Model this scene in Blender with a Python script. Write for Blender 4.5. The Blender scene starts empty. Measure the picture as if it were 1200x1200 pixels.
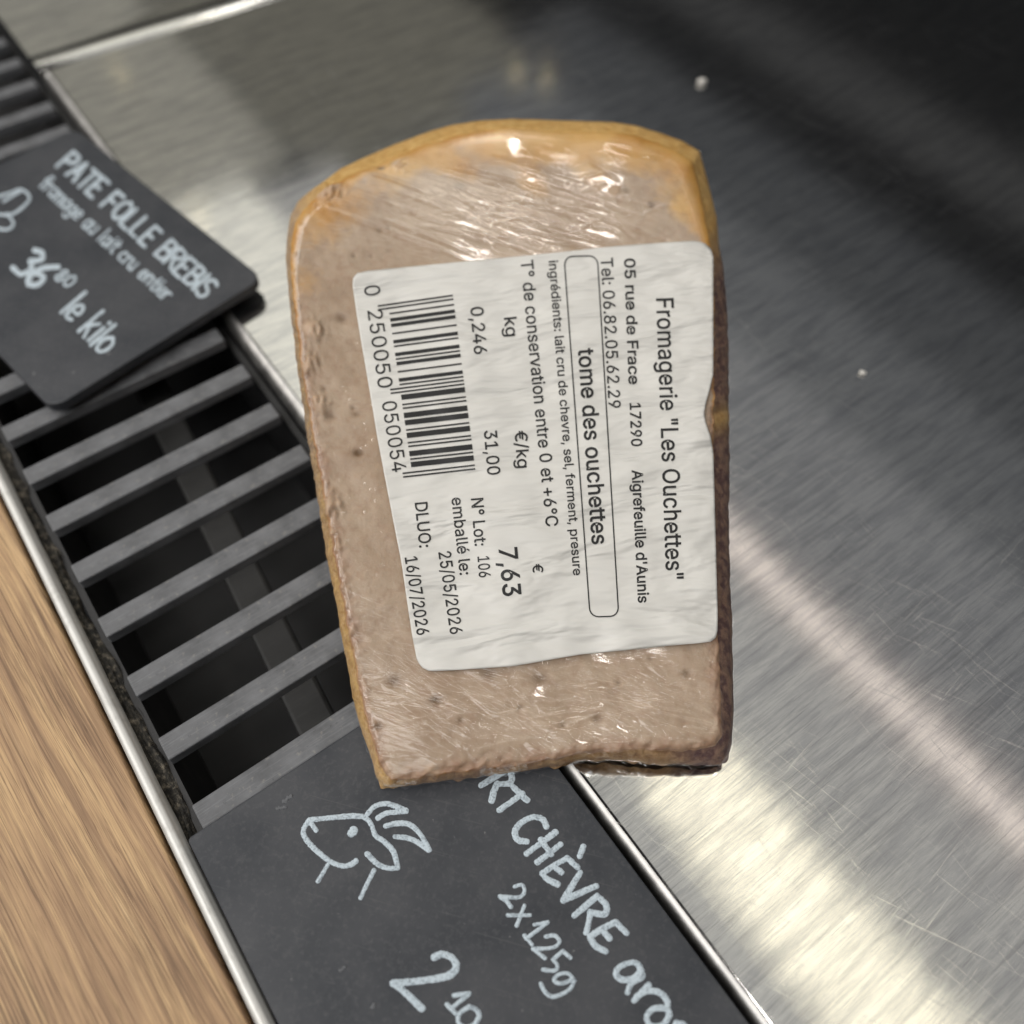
import bpy, math, random
import numpy as np
from mathutils import Vector

random.seed(7)
RNG = np.random.default_rng(11)
scene = bpy.context.scene
COL = scene.collection

# ------------------------------------------------------------------ camera
H = 0.17                      # camera height above the worktop (m)
FPX = 1000.0                  # focal length for a 1200 px frame
PITCH = 1.0051                # below the horizon
CAM = np.array([0.0, 0.0, H])
FW = np.array([0, math.cos(PITCH), -math.sin(PITCH)])
UP = np.array([0, math.sin(PITCH), math.cos(PITCH)])
RT = np.array([1.0, 0, 0])
cam_data = bpy.data.cameras.new('camera')
cam = bpy.data.objects.new('camera', cam_data)
COL.objects.link(cam)
cam.location = CAM
cam.rotation_euler = (math.pi / 2 - PITCH, 0, 0)
cam_data.sensor_width = 36
cam_data.lens = 36 * FPX / 1200
cam_data.clip_start = 0.005
cam_data.clip_end = 20
cam_data.dof.use_dof = True
cam_data.dof.focus_distance = 0.168
cam_data.dof.aperture_fstop = 8.2
scene.camera = cam

# grille coordinates: a runs along the counter, b across it (metres)
ORG = np.array([-.7392 * H, .7545 * H, 0])
TH = -.9465
UU = np.array([math.cos(TH), math.sin(TH), 0])
VV = np.array([-math.sin(TH), math.cos(TH), 0])


def G(a, b, z=0.0):
    """point from grille coordinates in millimetres"""
    p = ORG + UU * a * 1e-3 + VV * b * 1e-3
    return np.array([p[0], p[1], z * 1e-3])


def at(x, y, z=0.0):
    """point of the plane z (metres) seen at photograph position x, y"""
    d = FW + RT * (x - 600) / FPX - UP * (y - 600) / FPX
    return CAM + d * ((z - H) / d[2])


# ------------------------------------------------------------------ world, exposure
world = bpy.data.worlds.new('World')
scene.world = world
world.use_nodes = True
bgn = world.node_tree.nodes['Background']
bgn.inputs[0].default_value = (0.95, 0.97, 1.0, 1)
bgn.inputs[1].default_value = 0.015
vs = scene.view_settings
vs.view_transform = 'Standard'
vs.look = 'None'
vs.exposure = 0
vs.gamma = 1
vs.use_curve_mapping = False
scene.cycles.max_bounces = 8
scene.cycles.transparent_max_bounces = 12

# ------------------------------------------------------------------ lamps
FOOT_A, FOOT_B = (CAM - ORG) @ UU * 1e3, (CAM - ORG) @ VV * 1e3
LAMP_X = Vector(UU)


def lamp(name, a, b, h, size_a, size_b, radiance, color, rot_z=None, aim=None, spread=180):
    """rectangular area lamp; a, b, sizes in mm, h in m"""
    l = bpy.data.lights.new(name, 'AREA')
    l.shape = 'RECTANGLE'
    l.size, l.size_y = size_a * 1e-3, size_b * 1e-3
    l.energy = radiance * math.pi * l.size * l.size_y
    l.color = color
    l.spread = math.radians(spread)
    o = bpy.data.objects.new(name, l)
    COL.objects.link(o)
    p = G(a, b)
    o.location = (p[0], p[1], h)
    if aim is None:
        o.rotation_euler = (0, 0, TH)
    else:
        o.rotation_euler = (Vector(aim) - o.location).to_track_quat('-Z', 'Y').to_euler()
    return o


def over(name, a0, a1, b0, b1, h, radiance, color):
    """area lamp whose mirror image in the steel covers a0..a1, b0..b1 of the worktop"""
    k = (H + h) / H
    A0, A1 = FOOT_A + (a0 - FOOT_A) * k, FOOT_A + (a1 - FOOT_A) * k
    B0, B1 = FOOT_B + (b0 - FOOT_B) * k, FOOT_B + (b1 - FOOT_B) * k
    return lamp(name, (A0 + A1) / 2, (B0 + B1) / 2, h, A1 - A0, B1 - B0, radiance, color)


HC = 0.60
over('case_light_main', -58, 148, 46, 94, HC, .92, (1, .975, .87))
over('case_light_main', 150, 300, 46, 94, HC, .50, (1, .985, .93))
over('case_light_rear', -480, -60, 46, 112, HC, .29, (1, .96, .82))
over('grey_panel_wide', -50, 330, 94, 122, HC, .40, (1, .985, .95))  # unseen dim panel added for the grey tone mirrored in the steel
over('tube_light', 60, 330, 123.5, 130.5, HC, 1.15, (1, .88, .80))
over('grey_panel_side', -40, 340, 131.5, 172, HC, .21, (.97, .98, 1.0))  # dim panels added in steps to shape the fade mirrored in the steel
over('grey_panel_side', -60, 340, 172, 205, HC, .125, (.93, .96, 1.0))
over('grey_panel_side', -80, 340, 205, 243, HC, .062, (.90, .94, 1.0))
over('beige_panel_rear', -480, -42, 114, 212, HC, .14, (1, .95, .78))  # unseen panel added for the beige tone mirrored upstream
over('far_light_strip', -120, 220, 272, 300, HC, .045, (1, 1, 1))
for k in range(-2, 9):
    over('led_bar', 171.5 + 6.2 * k - 1.35, 171.5 + 6.2 * k + 1.35, 73, 92, HC - .02, 2.3, (1, .91, .66))
for a_, b_ in ((-138.6, 85), (-50.6, 75), (-49, 205), (-57, 198)):
    over('spot_bulb', a_ - 1.6, a_ + 1.6, b_ - 1.6, b_ + 1.6, HC - .02, 2.2, (1, .82, .45))
lamp('glint_lamp', -173, 325, .75, 84, 84, 13.0, (1, .95, .9), aim=(0, .1, .02))  # small unseen lamp added to put highlights into the upper film
lamp('glint_lamp', 300, 50, .75, 42, 42, 40.0, (1, .95, .9), aim=(0, .1, .02))  # second added lamp, for sparkles along the film's lower end
lamp('left_fill_lamp', 150, -480, .8, 620, 560, 4.2, (1, .97, .93), aim=(0, .1, .02))  # unseen fill panel added to brighten label and cheese
lamp('left_key_lamp', -520, -450, .75, 860, 860, 2.6, (1, .965, .92), aim=(0, .1, .02))  # unseen soft key light added from the upper left, no real window
lamp('front_fill_lamp', 420, -500, .8, 500, 400, 1.4, (.92, .96, 1.0), aim=(0, .1, .02))  # unseen fill added from the near side

# ------------------------------------------------------------------ helpers


def tag(o, label=None, cat=None, group=None, kind=None):
    if label: o['label'] = label
    if cat: o['category'] = cat
    if group: o['group'] = group
    if kind: o['kind'] = kind
    return o


def mesh_obj(name, verts, faces, mat=None, parent=None, smooth=False, attrs=None):
    verts = np.asarray(verts, float)
    if parent is not None:
        off = np.zeros(3)
        q = parent
        while q is not None:
            off += np.array(q.location)
            q = q.parent
        verts = verts - off
    me = bpy.data.meshes.new(name)
    me.from_pydata(verts.tolist(), [], [tuple(int(i) for i in f) for f in faces])
    if smooth:
        me.polygons.foreach_set('use_smooth', [True] * len(me.polygons))
    for k, val in (attrs or {}).items():
        at_ = me.attributes.new(k, 'FLOAT', 'POINT')
        at_.data.foreach_set('value', np.asarray(val, np.float32))
    me.update()
    o = bpy.data.objects.new(name, me)
    COL.objects.link(o)
    if mat: me.materials.append(mat)
    if parent is not None: o.parent = parent
    return o


def empty(name, loc):
    o = bpy.data.objects.new(name, None)
    o.empty_display_size = .01
    o.location = loc
    COL.objects.link(o)
    return o


def bevel(o, w, seg=2):
    m = o.modifiers.new('bevel', 'BEVEL')
    m.width = w
    m.segments = seg
    m.limit_method = 'ANGLE'
    return o


def box_ab(a0, a1, b0, b1, z0, z1):
    v = [G(a, b, z) for z in (z0, z1) for a, b in ((a0, b0), (a1, b0), (a1, b1), (a0, b1))]
    f = [(0, 1, 2, 3), (7, 6, 5, 4), (0, 4, 5, 1), (1, 5, 6, 2), (2, 6, 7, 3), (3, 7, 4, 0)]
    return v, f


class Mat:
    def __init__(self, name):
        self.m = bpy.data.materials.new(name)
        self.m.use_nodes = True
        self.t = self.m.node_tree
        self.b = self.t.nodes['Principled BSDF']
        self.out = self.t.nodes['Material Output']

    def n(self, typ, **kw):
        nd = self.t.nodes.new(typ)
        for k, v in kw.items(): setattr(nd, k, v)
        return nd

    def link(self, a, b): self.t.links.new(a, b)

    def put(self, sock, v):
        if isinstance(v, (int, float)): sock.default_value = v
        elif isinstance(v, (tuple, list)): sock.default_value = tuple(v) if len(v) != 3 or sock.type == 'VECTOR' else (*v, 1)
        else: self.link(v, sock)

    def set(self, name, v): self.put(self.b.inputs[name], v)

    def coords(self, scale=(1, 1, 1), rot=(0, 0, 0), src='Object', chain=None, loc=(0, 0, 0)):
        if chain is None:
            tc = self.n('ShaderNodeTexCoord')
            chain = tc.outputs[src]
        if rot != (0, 0, 0):
            mp = self.n('ShaderNodeMapping')
            mp.inputs['Rotation'].default_value = rot
            self.link(chain, mp.inputs[0])
            chain = mp.outputs[0]
        mp = self.n('ShaderNodeMapping')
        mp.inputs['Scale'].default_value = scale
        mp.inputs['Location'].default_value = loc
        self.link(chain, mp.inputs[0])
        return mp.outputs[0]

    def noise(self, vec, scale=1, detail=4, rough=.55, dist=0, typ=None):
        nd = self.n('ShaderNodeTexNoise')
        if typ:
            nd.noise_type = typ
        self.link(vec, nd.inputs['Vector'])
        nd.inputs['Scale'].default_value = scale
        nd.inputs['Detail'].default_value = detail
        nd.inputs['Roughness'].default_value = rough
        nd.inputs['Distortion'].default_value = dist
        return nd.outputs[0]

    def ramp(self, fac, stops, interp='LINEAR'):
        nd = self.n('ShaderNodeValToRGB')
        cr = nd.color_ramp
        cr.interpolation = interp
        while len(cr.elements) < len(stops): cr.elements.new(.5)
        for e, (p, c) in zip(cr.elements, stops):
            e.position = p
            e.color = (c, c, c, 1) if isinstance(c, (int, float)) else (*c, 1)
        self.link(fac, nd.inputs[0])
        return nd.outputs[0]

    def mix(self, fac, a, b, mode='MIX'):
        nd = self.n('ShaderNodeMix', data_type='RGBA', blend_type=mode)
        self.put(nd.inputs[0], fac)
        self.put(nd.inputs[6], a)
        self.put(nd.inputs[7], b)
        return nd.outputs[2]

    def math(self, op, a, b=0.0, clamp=False):
        nd = self.n('ShaderNodeMath', operation=op, use_clamp=clamp)
        self.put(nd.inputs[0], a)
        self.put(nd.inputs[1], b)
        return nd.outputs[0]

    def attr(self, name):
        nd = self.n('ShaderNodeAttribute', attribute_name=name)
        return nd.outputs['Fac']

    def bump(self, h, strength=.3, dist=.001, normal=None):
        nd = self.n('ShaderNodeBump')
        self.put(nd.inputs['Strength'], strength)
        nd.inputs['Distance'].default_value = dist
        self.link(h, nd.inputs['Height'])
        if normal is not None: self.link(normal, nd.inputs['Normal'])
        return nd.outputs[0]


def lin(r, g, b):
    f = lambda c: (c / 255 / 12.92) if c <= 10 else ((c / 255 + .055) / 1.055) ** 2.4
    return (f(r), f(g), f(b))


# rotation that makes the x axis of a texture run along b (across the counter)
ROT_V = (0, 0, -(TH + math.pi / 2))
ROT_U = (0, 0, -TH)
# ------------------------------------------------------------------ materials
def steel_mat():
    m = Mat('brushed_steel')
    c = m.coords((1000, 1000, 1000))                       # millimetres
    mp = m.coords((1, 1, 1), rot=ROT_V, chain=c)
    brush = m.noise(m.coords((.13, 2.0, 1), chain=mp), 1, 5, .65)
    fine = m.noise(m.coords((.3, 5.0, 1), chain=mp), 1, 3, .6)
    patch = m.noise(m.coords((.035, .06, .05), chain=mp), 1, 4, .6)
    dark = m.noise(m.coords((.05, .30, 1), chain=mp), 1, 5, .65)
    scr = None
    for ang, sc, th in ((.45, 2.3, .665), (-.75, 2.6, .675), (1.05, 2.1, .68), (.75, 2.8, .67)):
        q = m.coords((.045, sc, 1), rot=(0, 0, ang), chain=c)
        d = m.noise(q, 1, 2, .5, .8)
        s = m.ramp(d, [(th, 0), (th + .03, 1)])
        scr = s if scr is None else m.math('MAXIMUM', scr, s)
    region = m.ramp(m.noise(m.coords((.02, .02, .02), chain=c), 1, 2), [(.36, 0), (.55, 1)])
    scr = m.math('MULTIPLY', scr, region)
    col = m.mix(m.ramp(dark, [(.38, 1), (.56, 0)]), (.80, .795, .775), (.63, .63, .63))
    col = m.mix(m.math('MULTIPLY', m.ramp(brush, [(.34, 1), (.5, 0)]), .4), col, (.46, .46, .47))
    col = m.mix(m.math('MULTIPLY', scr, .55), col, (.95, .94, .90))
    hair = m.noise(m.coords((.09, 6.5, 1), chain=mp, loc=(3, 1, 0)), 1, 3, .6)
    col = m.mix(m.math('MULTIPLY', m.ramp(hair, [(.30, 1), (.43, 0)]), .65), col, (.26, .26, .27))
    smear = m.noise(m.coords((.03, .75, 1), chain=mp, loc=(7, 2, 0)), 1, 4, .6)
    col = m.mix(m.math('MULTIPLY', m.ramp(smear, [(.33, 1), (.47, 0)]), .5), col, (.40, .40, .41))
    m.set('Base Color', col)
    m.set('Metallic', 1.0)
    r = m.math('ADD', m.math('MULTIPLY', patch, .05), .055)
    r = m.math('ADD', r, m.math('MULTIPLY', scr, .14))
    r = m.math('ADD', r, m.math('MULTIPLY', fine, .05))
    m.set('Roughness', r)
    hgt = m.math('ADD', m.math('MULTIPLY', brush, .6), m.math('MULTIPLY', fine, .3))
    hgt = m.math('ADD', hgt, m.math('MULTIPLY', scr, -.5))
    nb = m.bump(hgt, .07, .00002)
    wav = m.noise(m.coords((.05, .09, .05), chain=mp), 1, 2, .5)
    m.set('Normal', m.bump(wav, .1, .0003, nb))
    return m.m


def rolled_mat():
    m = Mat('dull_steel_edge')  # darker than the worktop steel; dimmed edge reflection is put into the colour
    c = m.coords((1000, 1000, 1000))
    n = m.noise(m.coords((.25, .25, .25), chain=c), 1, 4, .6)
    m.set('Base Color', m.mix(m.ramp(n, [(.35, 0), (.65, 1)]), (.40, .39, .38), (.58, .57, .55)))
    m.set('Metallic', 1.0)
    m.set('Roughness', m.math('ADD', m.math('MULTIPLY', n, .2), .36))
    m.set('Normal', m.bump(n, .3, .0001))
    return m.m


def wood_mat():
    m = Mat('oak_laminate')
    c = m.coords((1000, 1000, 1000))
    mp = m.coords((1, 1, 1), rot=(0, 0, -TH - .06), chain=c)
    warp = m.noise(m.coords((.012, .05, .05), chain=mp), 1, 2, .5)
    off = m.n('ShaderNodeCombineXYZ')
    m.link(m.math('MULTIPLY', warp, 4.0), off.inputs[1])
    add = m.n('ShaderNodeVectorMath', operation='ADD')
    m.link(mp, add.inputs[0]); m.link(off.outputs[0], add.inputs[1])
    w = add.outputs[0]
    big = m.noise(m.coords((.012, .42, .1), chain=w), 1, 4, .6)
    mid = m.noise(m.coords((.028, 1.7, .1), chain=w), 1, 5, .65)
    fine = m.noise(m.coords((.08, 5.2, .1), chain=w), 1, 3, .65)
    pores = m.noise(m.coords((.12, 5.5, .1), chain=w, loc=(4, 9, 0)), 1, 2, .5)
    col = m.ramp(big, [(.28, lin(130, 103, 79)), (.45, lin(175, 142, 108)), (.58, lin(203, 169, 126)), (.75, lin(214, 183, 141))])
    line = m.ramp(mid, [(.36, 1), (.47, 0)])
    col = m.mix(m.math('MULTIPLY', line, .7), col, lin(108, 84, 62))
    col = m.mix(m.math('MULTIPLY', m.ramp(mid, [(.56, 0), (.68, 1)]), .4), col, lin(220, 190, 148))
    col = m.mix(m.math('MULTIPLY', m.ramp(fine, [(.38, 1), (.52, 0)]), .42), col, lin(120, 90, 66))
    col = m.mix(m.math('MULTIPLY', m.ramp(pores, [(.30, 1), (.38, 0)]), .6), col, lin(92, 66, 46))
    area_ = m.noise(m.coords((.016, .07, .1), chain=w, loc=(2, 5, 0)), 1, 3, .6)
    streak = m.noise(m.coords((.05, 2.6, .1), chain=w, loc=(1, 8, 0)), 1, 4, .7)
    col = m.mix(m.math('MULTIPLY', m.math('MULTIPLY', m.ramp(area_, [(.45, 0), (.62, 1)]), m.ramp(streak, [(.42, 1), (.56, 0)])), .75), col, lin(104, 80, 60))
    m.set('Base Color', col)
    m.set('Roughness', m.math('ADD', m.math('MULTIPLY', fine, .2), .42))
    m.set('Specular IOR Level', .35)
    m.set('Normal', m.bump(fine, .25, .00015))
    return m.m


def trim_mat():
    m = Mat('aluminium_trim')
    c = m.coords((1000, 1000, 1000))
    n = m.noise(m.coords((.3, .3, .3), chain=c), 1, 4, .6)
    s = m.noise(m.coords((.06, 2.5, 1), rot=ROT_U, chain=c), 1, 3, .6)
    m.set('Base Color', m.mix(m.math('MULTIPLY', m.ramp(n, [(.35, 1), (.5, 0)]), .3), (.66, .655, .63), (.36, .35, .32)))
    m.set('Metallic', .35)
    m.set('Roughness', m.math('ADD', m.math('MULTIPLY', s, .2), .33))
    return m.m


def plastic_mat(name, base, rough, var=.35, wear=None):
    m = Mat(name)
    c = m.coords((1000, 1000, 1000))
    n = m.noise(m.coords((.12, .12, .12), chain=c), 1, 4, .6)
    s = m.noise(m.coords((.10, 2.6, 1), rot=ROT_V, chain=c), 1, 4, .65)
    spots = m.noise(m.coords((.7, .7, .7), chain=c), 1, 3, .6)
    dk = tuple(x * (1 - var) for x in base)
    lt = tuple(min(1, x * (1 + var)) for x in base)
    col = m.mix(m.ramp(n, [(.3, 0), (.7, 1)]), dk, lt)
    col = m.mix(m.math('MULTIPLY', m.ramp(s, [(.52, 0), (.66, 1)]), .45), col, tuple(min(1, x * 1.9) for x in base))
    col = m.mix(m.math('MULTIPLY', m.ramp(spots, [(.28, 1), (.36, 0)]), .5), col, tuple(x * .3 for x in base))
    if wear: col = m.mix(m.math('MULTIPLY', m.ramp(spots, [(.60, 0), (.70, 1)]), .5), col, wear)
    m.set('Base Color', col)
    m.set('Roughness', m.math('ADD', m.math('MULTIPLY', n, .22), rough - .1))
    m.set('Normal', m.bump(m.math('ADD', s, spots), .25, .0001))
    return m.m


def grime_mat():
    m = Mat('grimy_ledge')
    c = m.coords((1000, 1000, 1000))
    n = m.noise(m.coords((.55, .55, .55), chain=c), 1, 5, .65)
    f = m.noise(m.coords((2.2, 2.2, 2.2), chain=c), 1, 3, .6)
    col = m.ramp(n, [(.40, (.010, .009, .008)), (.52, (.045, .04, .032)), (.61, (.15, .13, .10)), (.72, (.30, .26, .20))])
    col = m.mix(m.math('MULTIPLY', m.ramp(f, [(.36, 1), (.5, 0)]), .6), col, (.03, .028, .022))
    m.set('Base Color', col)
    m.set('Roughness', .75)
    m.set('Normal', m.bump(m.math('ADD', n, m.math('MULTIPLY', f, .4)), .8, .0012))
    return m.m


def slate_mat():
    m = Mat('chalkboard_black')
    c = m.coords((1000, 1000, 1000))
    n = m.noise(m.coords((.06, .06, .06), chain=c), 1, 4, .6)
    f = m.noise(m.coords((1.1, 1.1, 1.1), chain=c), 1, 4, .65)
    sp = m.noise(m.coords((.45, .45, .45), chain=c), 1, 3, .7)
    scr = m.noise(m.coords((.05, 1.8, 1), rot=(0, 0, .25), chain=c), 1, 2, .5)
    col = m.mix(m.ramp(n, [(.35, 0), (.65, 1)]), (.025, .029, .037), (.050, .053, .061))
    col = m.mix(m.math('MULTIPLY', m.ramp(f, [(.50, 0), (.75, 1)]), .4), col, (.105, .105, .11))
    col = m.mix(m.math('MULTIPLY', m.ramp(sp, [(.70, 0), (.75, 1)]), .5), col, (.26, .26, .26))
    col = m.mix(m.math('MULTIPLY', m.ramp(scr, [(.68, 0), (.72, 1)]), .2), col, (.13, .13, .13))
    m.set('Base Color', col)
    m.set('Roughness', m.math('ADD', m.math('MULTIPLY', f, .15), .42))
    m.set('Specular IOR Level', .45)
    m.set('Normal', m.bump(f, .25, .0001))
    return m.m


def chalk_mat():
    m = Mat('chalk_pen')
    c = m.coords((1000, 1000, 1000))
    f = m.noise(m.coords((3.2, 3.2, 3.2), chain=c), 1, 3, .7)
    g = m.noise(m.coords((.7, .7, .7), chain=c), 1, 2, .6)
    col = m.mix(m.ramp(f, [(.34, 0), (.50, 1)]), lin(128, 140, 150), lin(196, 209, 218))
    col = m.mix(m.math('MULTIPLY', m.ramp(g, [(.30, 1), (.42, 0)]), .55), col, lin(120, 130, 140))
    m.set('Base Color', col)
    m.set('Roughness', .85)
    m.set('Normal', m.bump(f, .3, .0001))
    return m.m


def paste_mat():
    m = Mat('goat_cheese_paste')
    c = m.coords((1000, 1000, 1000))
    n = m.noise(m.coords((.05, .05, .05), chain=c), 1, 4, .6)
    f = m.noise(m.coords((.5, .5, .5), chain=c), 1, 4, .6)
    s = m.noise(m.coords((1.6, 1.6, 1.6), chain=c), 1, 3, .6)
    col = m.mix(m.ramp(n, [(.32, 0), (.68, 1)]), (.325, .228, .152), (.425, .322, .232))
    col = m.mix(m.math('MULTIPLY', m.ramp(f, [(.36, 1), (.50, 0)]), .35), col, (.27, .160, .098))
    col = m.mix(m.math('MULTIPLY', m.ramp(s, [(.60, 0), (.72, 1)]), .3), col, (.50, .38, .27))
    rim = m.attr('rind')
    jit = m.math('ADD', rim, m.math('MULTIPLY', m.math('SUBTRACT', f, .5), .55))
    col = m.mix(m.ramp(jit, [(.18, 0), (.60, .8), (.95, 1)]), col, m.mix(m.ramp(n, [(.4, 0), (.6, 1)]), (.46, .225, .045), (.56, .33, .10)))
    col = m.mix(m.math('MULTIPLY', m.attr('edge'), .75), col, m.mix(m.ramp(f, [(.4, 0), (.6, 1)]), (.25, .125, .072), (.31, .175, .105)))
    col = m.mix(m.attr('pit'), col, (.15, .085, .04))
    col = m.mix(m.attr('curd'), col, (.50, .36, .25))
    m.set('Base Color', col)
    m.set('Roughness', .5)
    m.set('Subsurface Weight', .25)
    m.set('Subsurface Radius', (1.0, .55, .3))
    m.set('Subsurface Scale', .0018)
    m.set('Normal', m.bump(m.math('ADD', f, m.math('MULTIPLY', s, .4)), .35, .0006))
    return m.m


def rind_mat():
    m = Mat('cheese_rind')
    c = m.coords((1000, 1000, 1000))
    f = m.noise(m.coords((.5, .5, .5), chain=c), 1, 4, .6)
    s = m.noise(m.coords((1.8, 1.8, 1.8), chain=c), 1, 3, .65)
    col = m.mix(m.ramp(f, [(.36, 0), (.62, 1)]), (.46, .25, .06), (.60, .38, .13))
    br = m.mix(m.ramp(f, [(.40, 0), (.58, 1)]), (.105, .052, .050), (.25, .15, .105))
    col = m.mix(m.ramp(s, [(.55, 0), (.68, .6)]), col, (.62, .44, .22))
    pale = m.mix(m.ramp(s, [(.4, 0), (.6, 1)]), (.25, .165, .10), (.42, .31, .21))
    col = m.mix(m.math('MULTIPLY', m.attr('pale'), m.ramp(f, [(.42, 1), (.68, .55)])), col, pale)
    col = m.mix(m.attr('brown_shade'), col, br)
    m.set('Base Color', col)
    m.set('Roughness', .55)
    m.set('Subsurface Weight', .12)
    m.set('Subsurface Radius', (1, .5, .25))
    m.set('Subsurface Scale', .0012)
    m.set('Normal', m.bump(m.math('ADD', f, m.math('MULTIPLY', s, .5)), .6, .0008))
    return m.m


def film_mat():
    m = Mat('cling_film')
    c = m.coords((1000, 1000, 1000))
    wr = m.attr('wrinkle')
    hs = None
    for ang, sx, sy, lo, amp in ((-.33, .045, 1.5, (0, 0, 0), 1.0), (-.15, .04, 1.1, (3, 7, 0), .8), (.22, .05, 1.6, (9, 2, 0), .7), (-.62, .06, 1.7, (5, 4, 0), .5)):
        q = m.coords((1, 1, 1), rot=(0, 0, -ang), chain=c)
        d = m.noise(m.coords((sx, sy, .2), chain=q, loc=lo), 1, 2, .5, .25)
        r = m.ramp(d, [(.575, 0), (.64, 1), (.70, .2)])
        r = m.math('MULTIPLY', r, amp)
        hs = r if hs is None else m.math('ADD', hs, r)
    crk = m.noise(m.coords((.55, .9, .55), chain=c), 1, 4, .65)
    soft = m.noise(m.coords((.10, .16, .1), chain=c), 1, 2, .5)
    h = m.math('ADD', m.math('MULTIPLY', m.math('ADD', m.math('MULTIPLY', hs, .48), m.math('MULTIPLY', crk, .10)), wr), m.math('MULTIPLY', soft, .45))
    vo = m.n('ShaderNodeTexVoronoi')
    m.link(m.coords((.42, .42, .42), chain=c), vo.inputs['Vector'])
    vo.inputs['Scale'].default_value = 1
    bub = m.math('MULTIPLY', m.ramp(vo.outputs['Distance'], [(0, 1), (.10, .8), (.16, 0)]), m.attr('bubble'))
    h = m.math('ADD', h, m.math('MULTIPLY', bub, .8))
    nrm = m.bump(h, .9, .00013)
    fr = m.n('ShaderNodeFresnel')
    fr.inputs['IOR'].default_value = 1.55
    m.link(nrm, fr.inputs['Normal'])
    gl = m.n('ShaderNodeBsdfGlossy')
    gl.inputs['Roughness'].default_value = .075
    gl.inputs['Color'].default_value = (1, 1, 1, 1)
    m.link(nrm, gl.inputs['Normal'])
    tr = m.n('ShaderNodeBsdfTransparent')
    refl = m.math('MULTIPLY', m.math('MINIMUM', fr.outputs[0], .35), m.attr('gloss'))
    cc = m.n('ShaderNodeCombineColor')
    for k_ in range(3): m.link(refl, cc.inputs[k_])
    m.link(cc.outputs[0], gl.inputs['Color'])
    # thin clear film: what lies below stays visible, the gloss is added on top
    ad = m.n('ShaderNodeAddShader')
    m.link(tr.outputs[0], ad.inputs[0])
    m.link(gl.outputs[0], ad.inputs[1])
    m.link(ad.outputs[0], m.out.inputs['Surface'])
    m.t.nodes.remove(m.b)
    return m.m


def paper_mat():
    m = Mat('label_paper')
    c = m.coords((1000, 1000, 1000))
    n = m.noise(m.coords((.05, .12, .08), chain=c), 1, 3, .5)
    k = m.noise(m.coords((.045, .15, .1), rot=(0, 0, -.12), chain=c), 1, 3, .5, .3)
    f = m.noise(m.coords((3, 3, 3), chain=c), 1, 2, .5)
    m.set('Base Color', m.mix(n, (.655, .64, .605), (.725, .715, .68)))
    m.set('Roughness', .38)
    m.set('Specular IOR Level', .45)
    m.set('Subsurface Weight', .08)
    m.set('Subsurface Radius', (1, .9, .8))
    m.set('Subsurface Scale', .0006)
    b1 = m.bump(k, .8, .0040)
    m.set('Normal', m.bump(f, .1, .00008, b1))
    return m.m


def flat_mat(name, col, rough=.6, spec=.4):
    m = Mat(name)
    c = m.coords((1000, 1000, 1000))
    f = m.noise(m.coords((1.5, 1.5, 1.5), chain=c), 1, 3, .6)
    m.set('Base Color', m.mix(f, tuple(x * .75 for x in col), tuple(min(1, x * 1.25) for x in col)))
    m.set('Roughness', rough)
    m.set('Specular IOR Level', spec)
    return m.m


M_STEEL, M_WOOD, M_TRIM, M_ROLLED = steel_mat(), wood_mat(), trim_mat(), rolled_mat()
M_SLAT = plastic_mat('grey_plastic_slat', (.122, .126, .135), .40, wear=(.26, .25, .23))
M_DARK = plastic_mat('black_plastic', (.010, .010, .011), .5)
M_PIPE = plastic_mat('dark_grey_bar', (.022, .022, .022), .5)
M_GRIME, M_SLATE, M_CHALK = grime_mat(), slate_mat(), chalk_mat()
M_PASTE, M_RIND, M_FILM, M_PAPER = paste_mat(), rind_mat(), film_mat(), paper_mat()
M_INK = flat_mat('printer_ink', (.014, .014, .015), .45)
M_SMEAR = flat_mat('chalk_dust', (.13, .135, .145), .9)
M_GLINT = flat_mat('pale_glint', (.72, .70, .66), .5)
M_EDGE = plastic_mat('sign_edge', (.012, .012, .013), .4)

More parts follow.
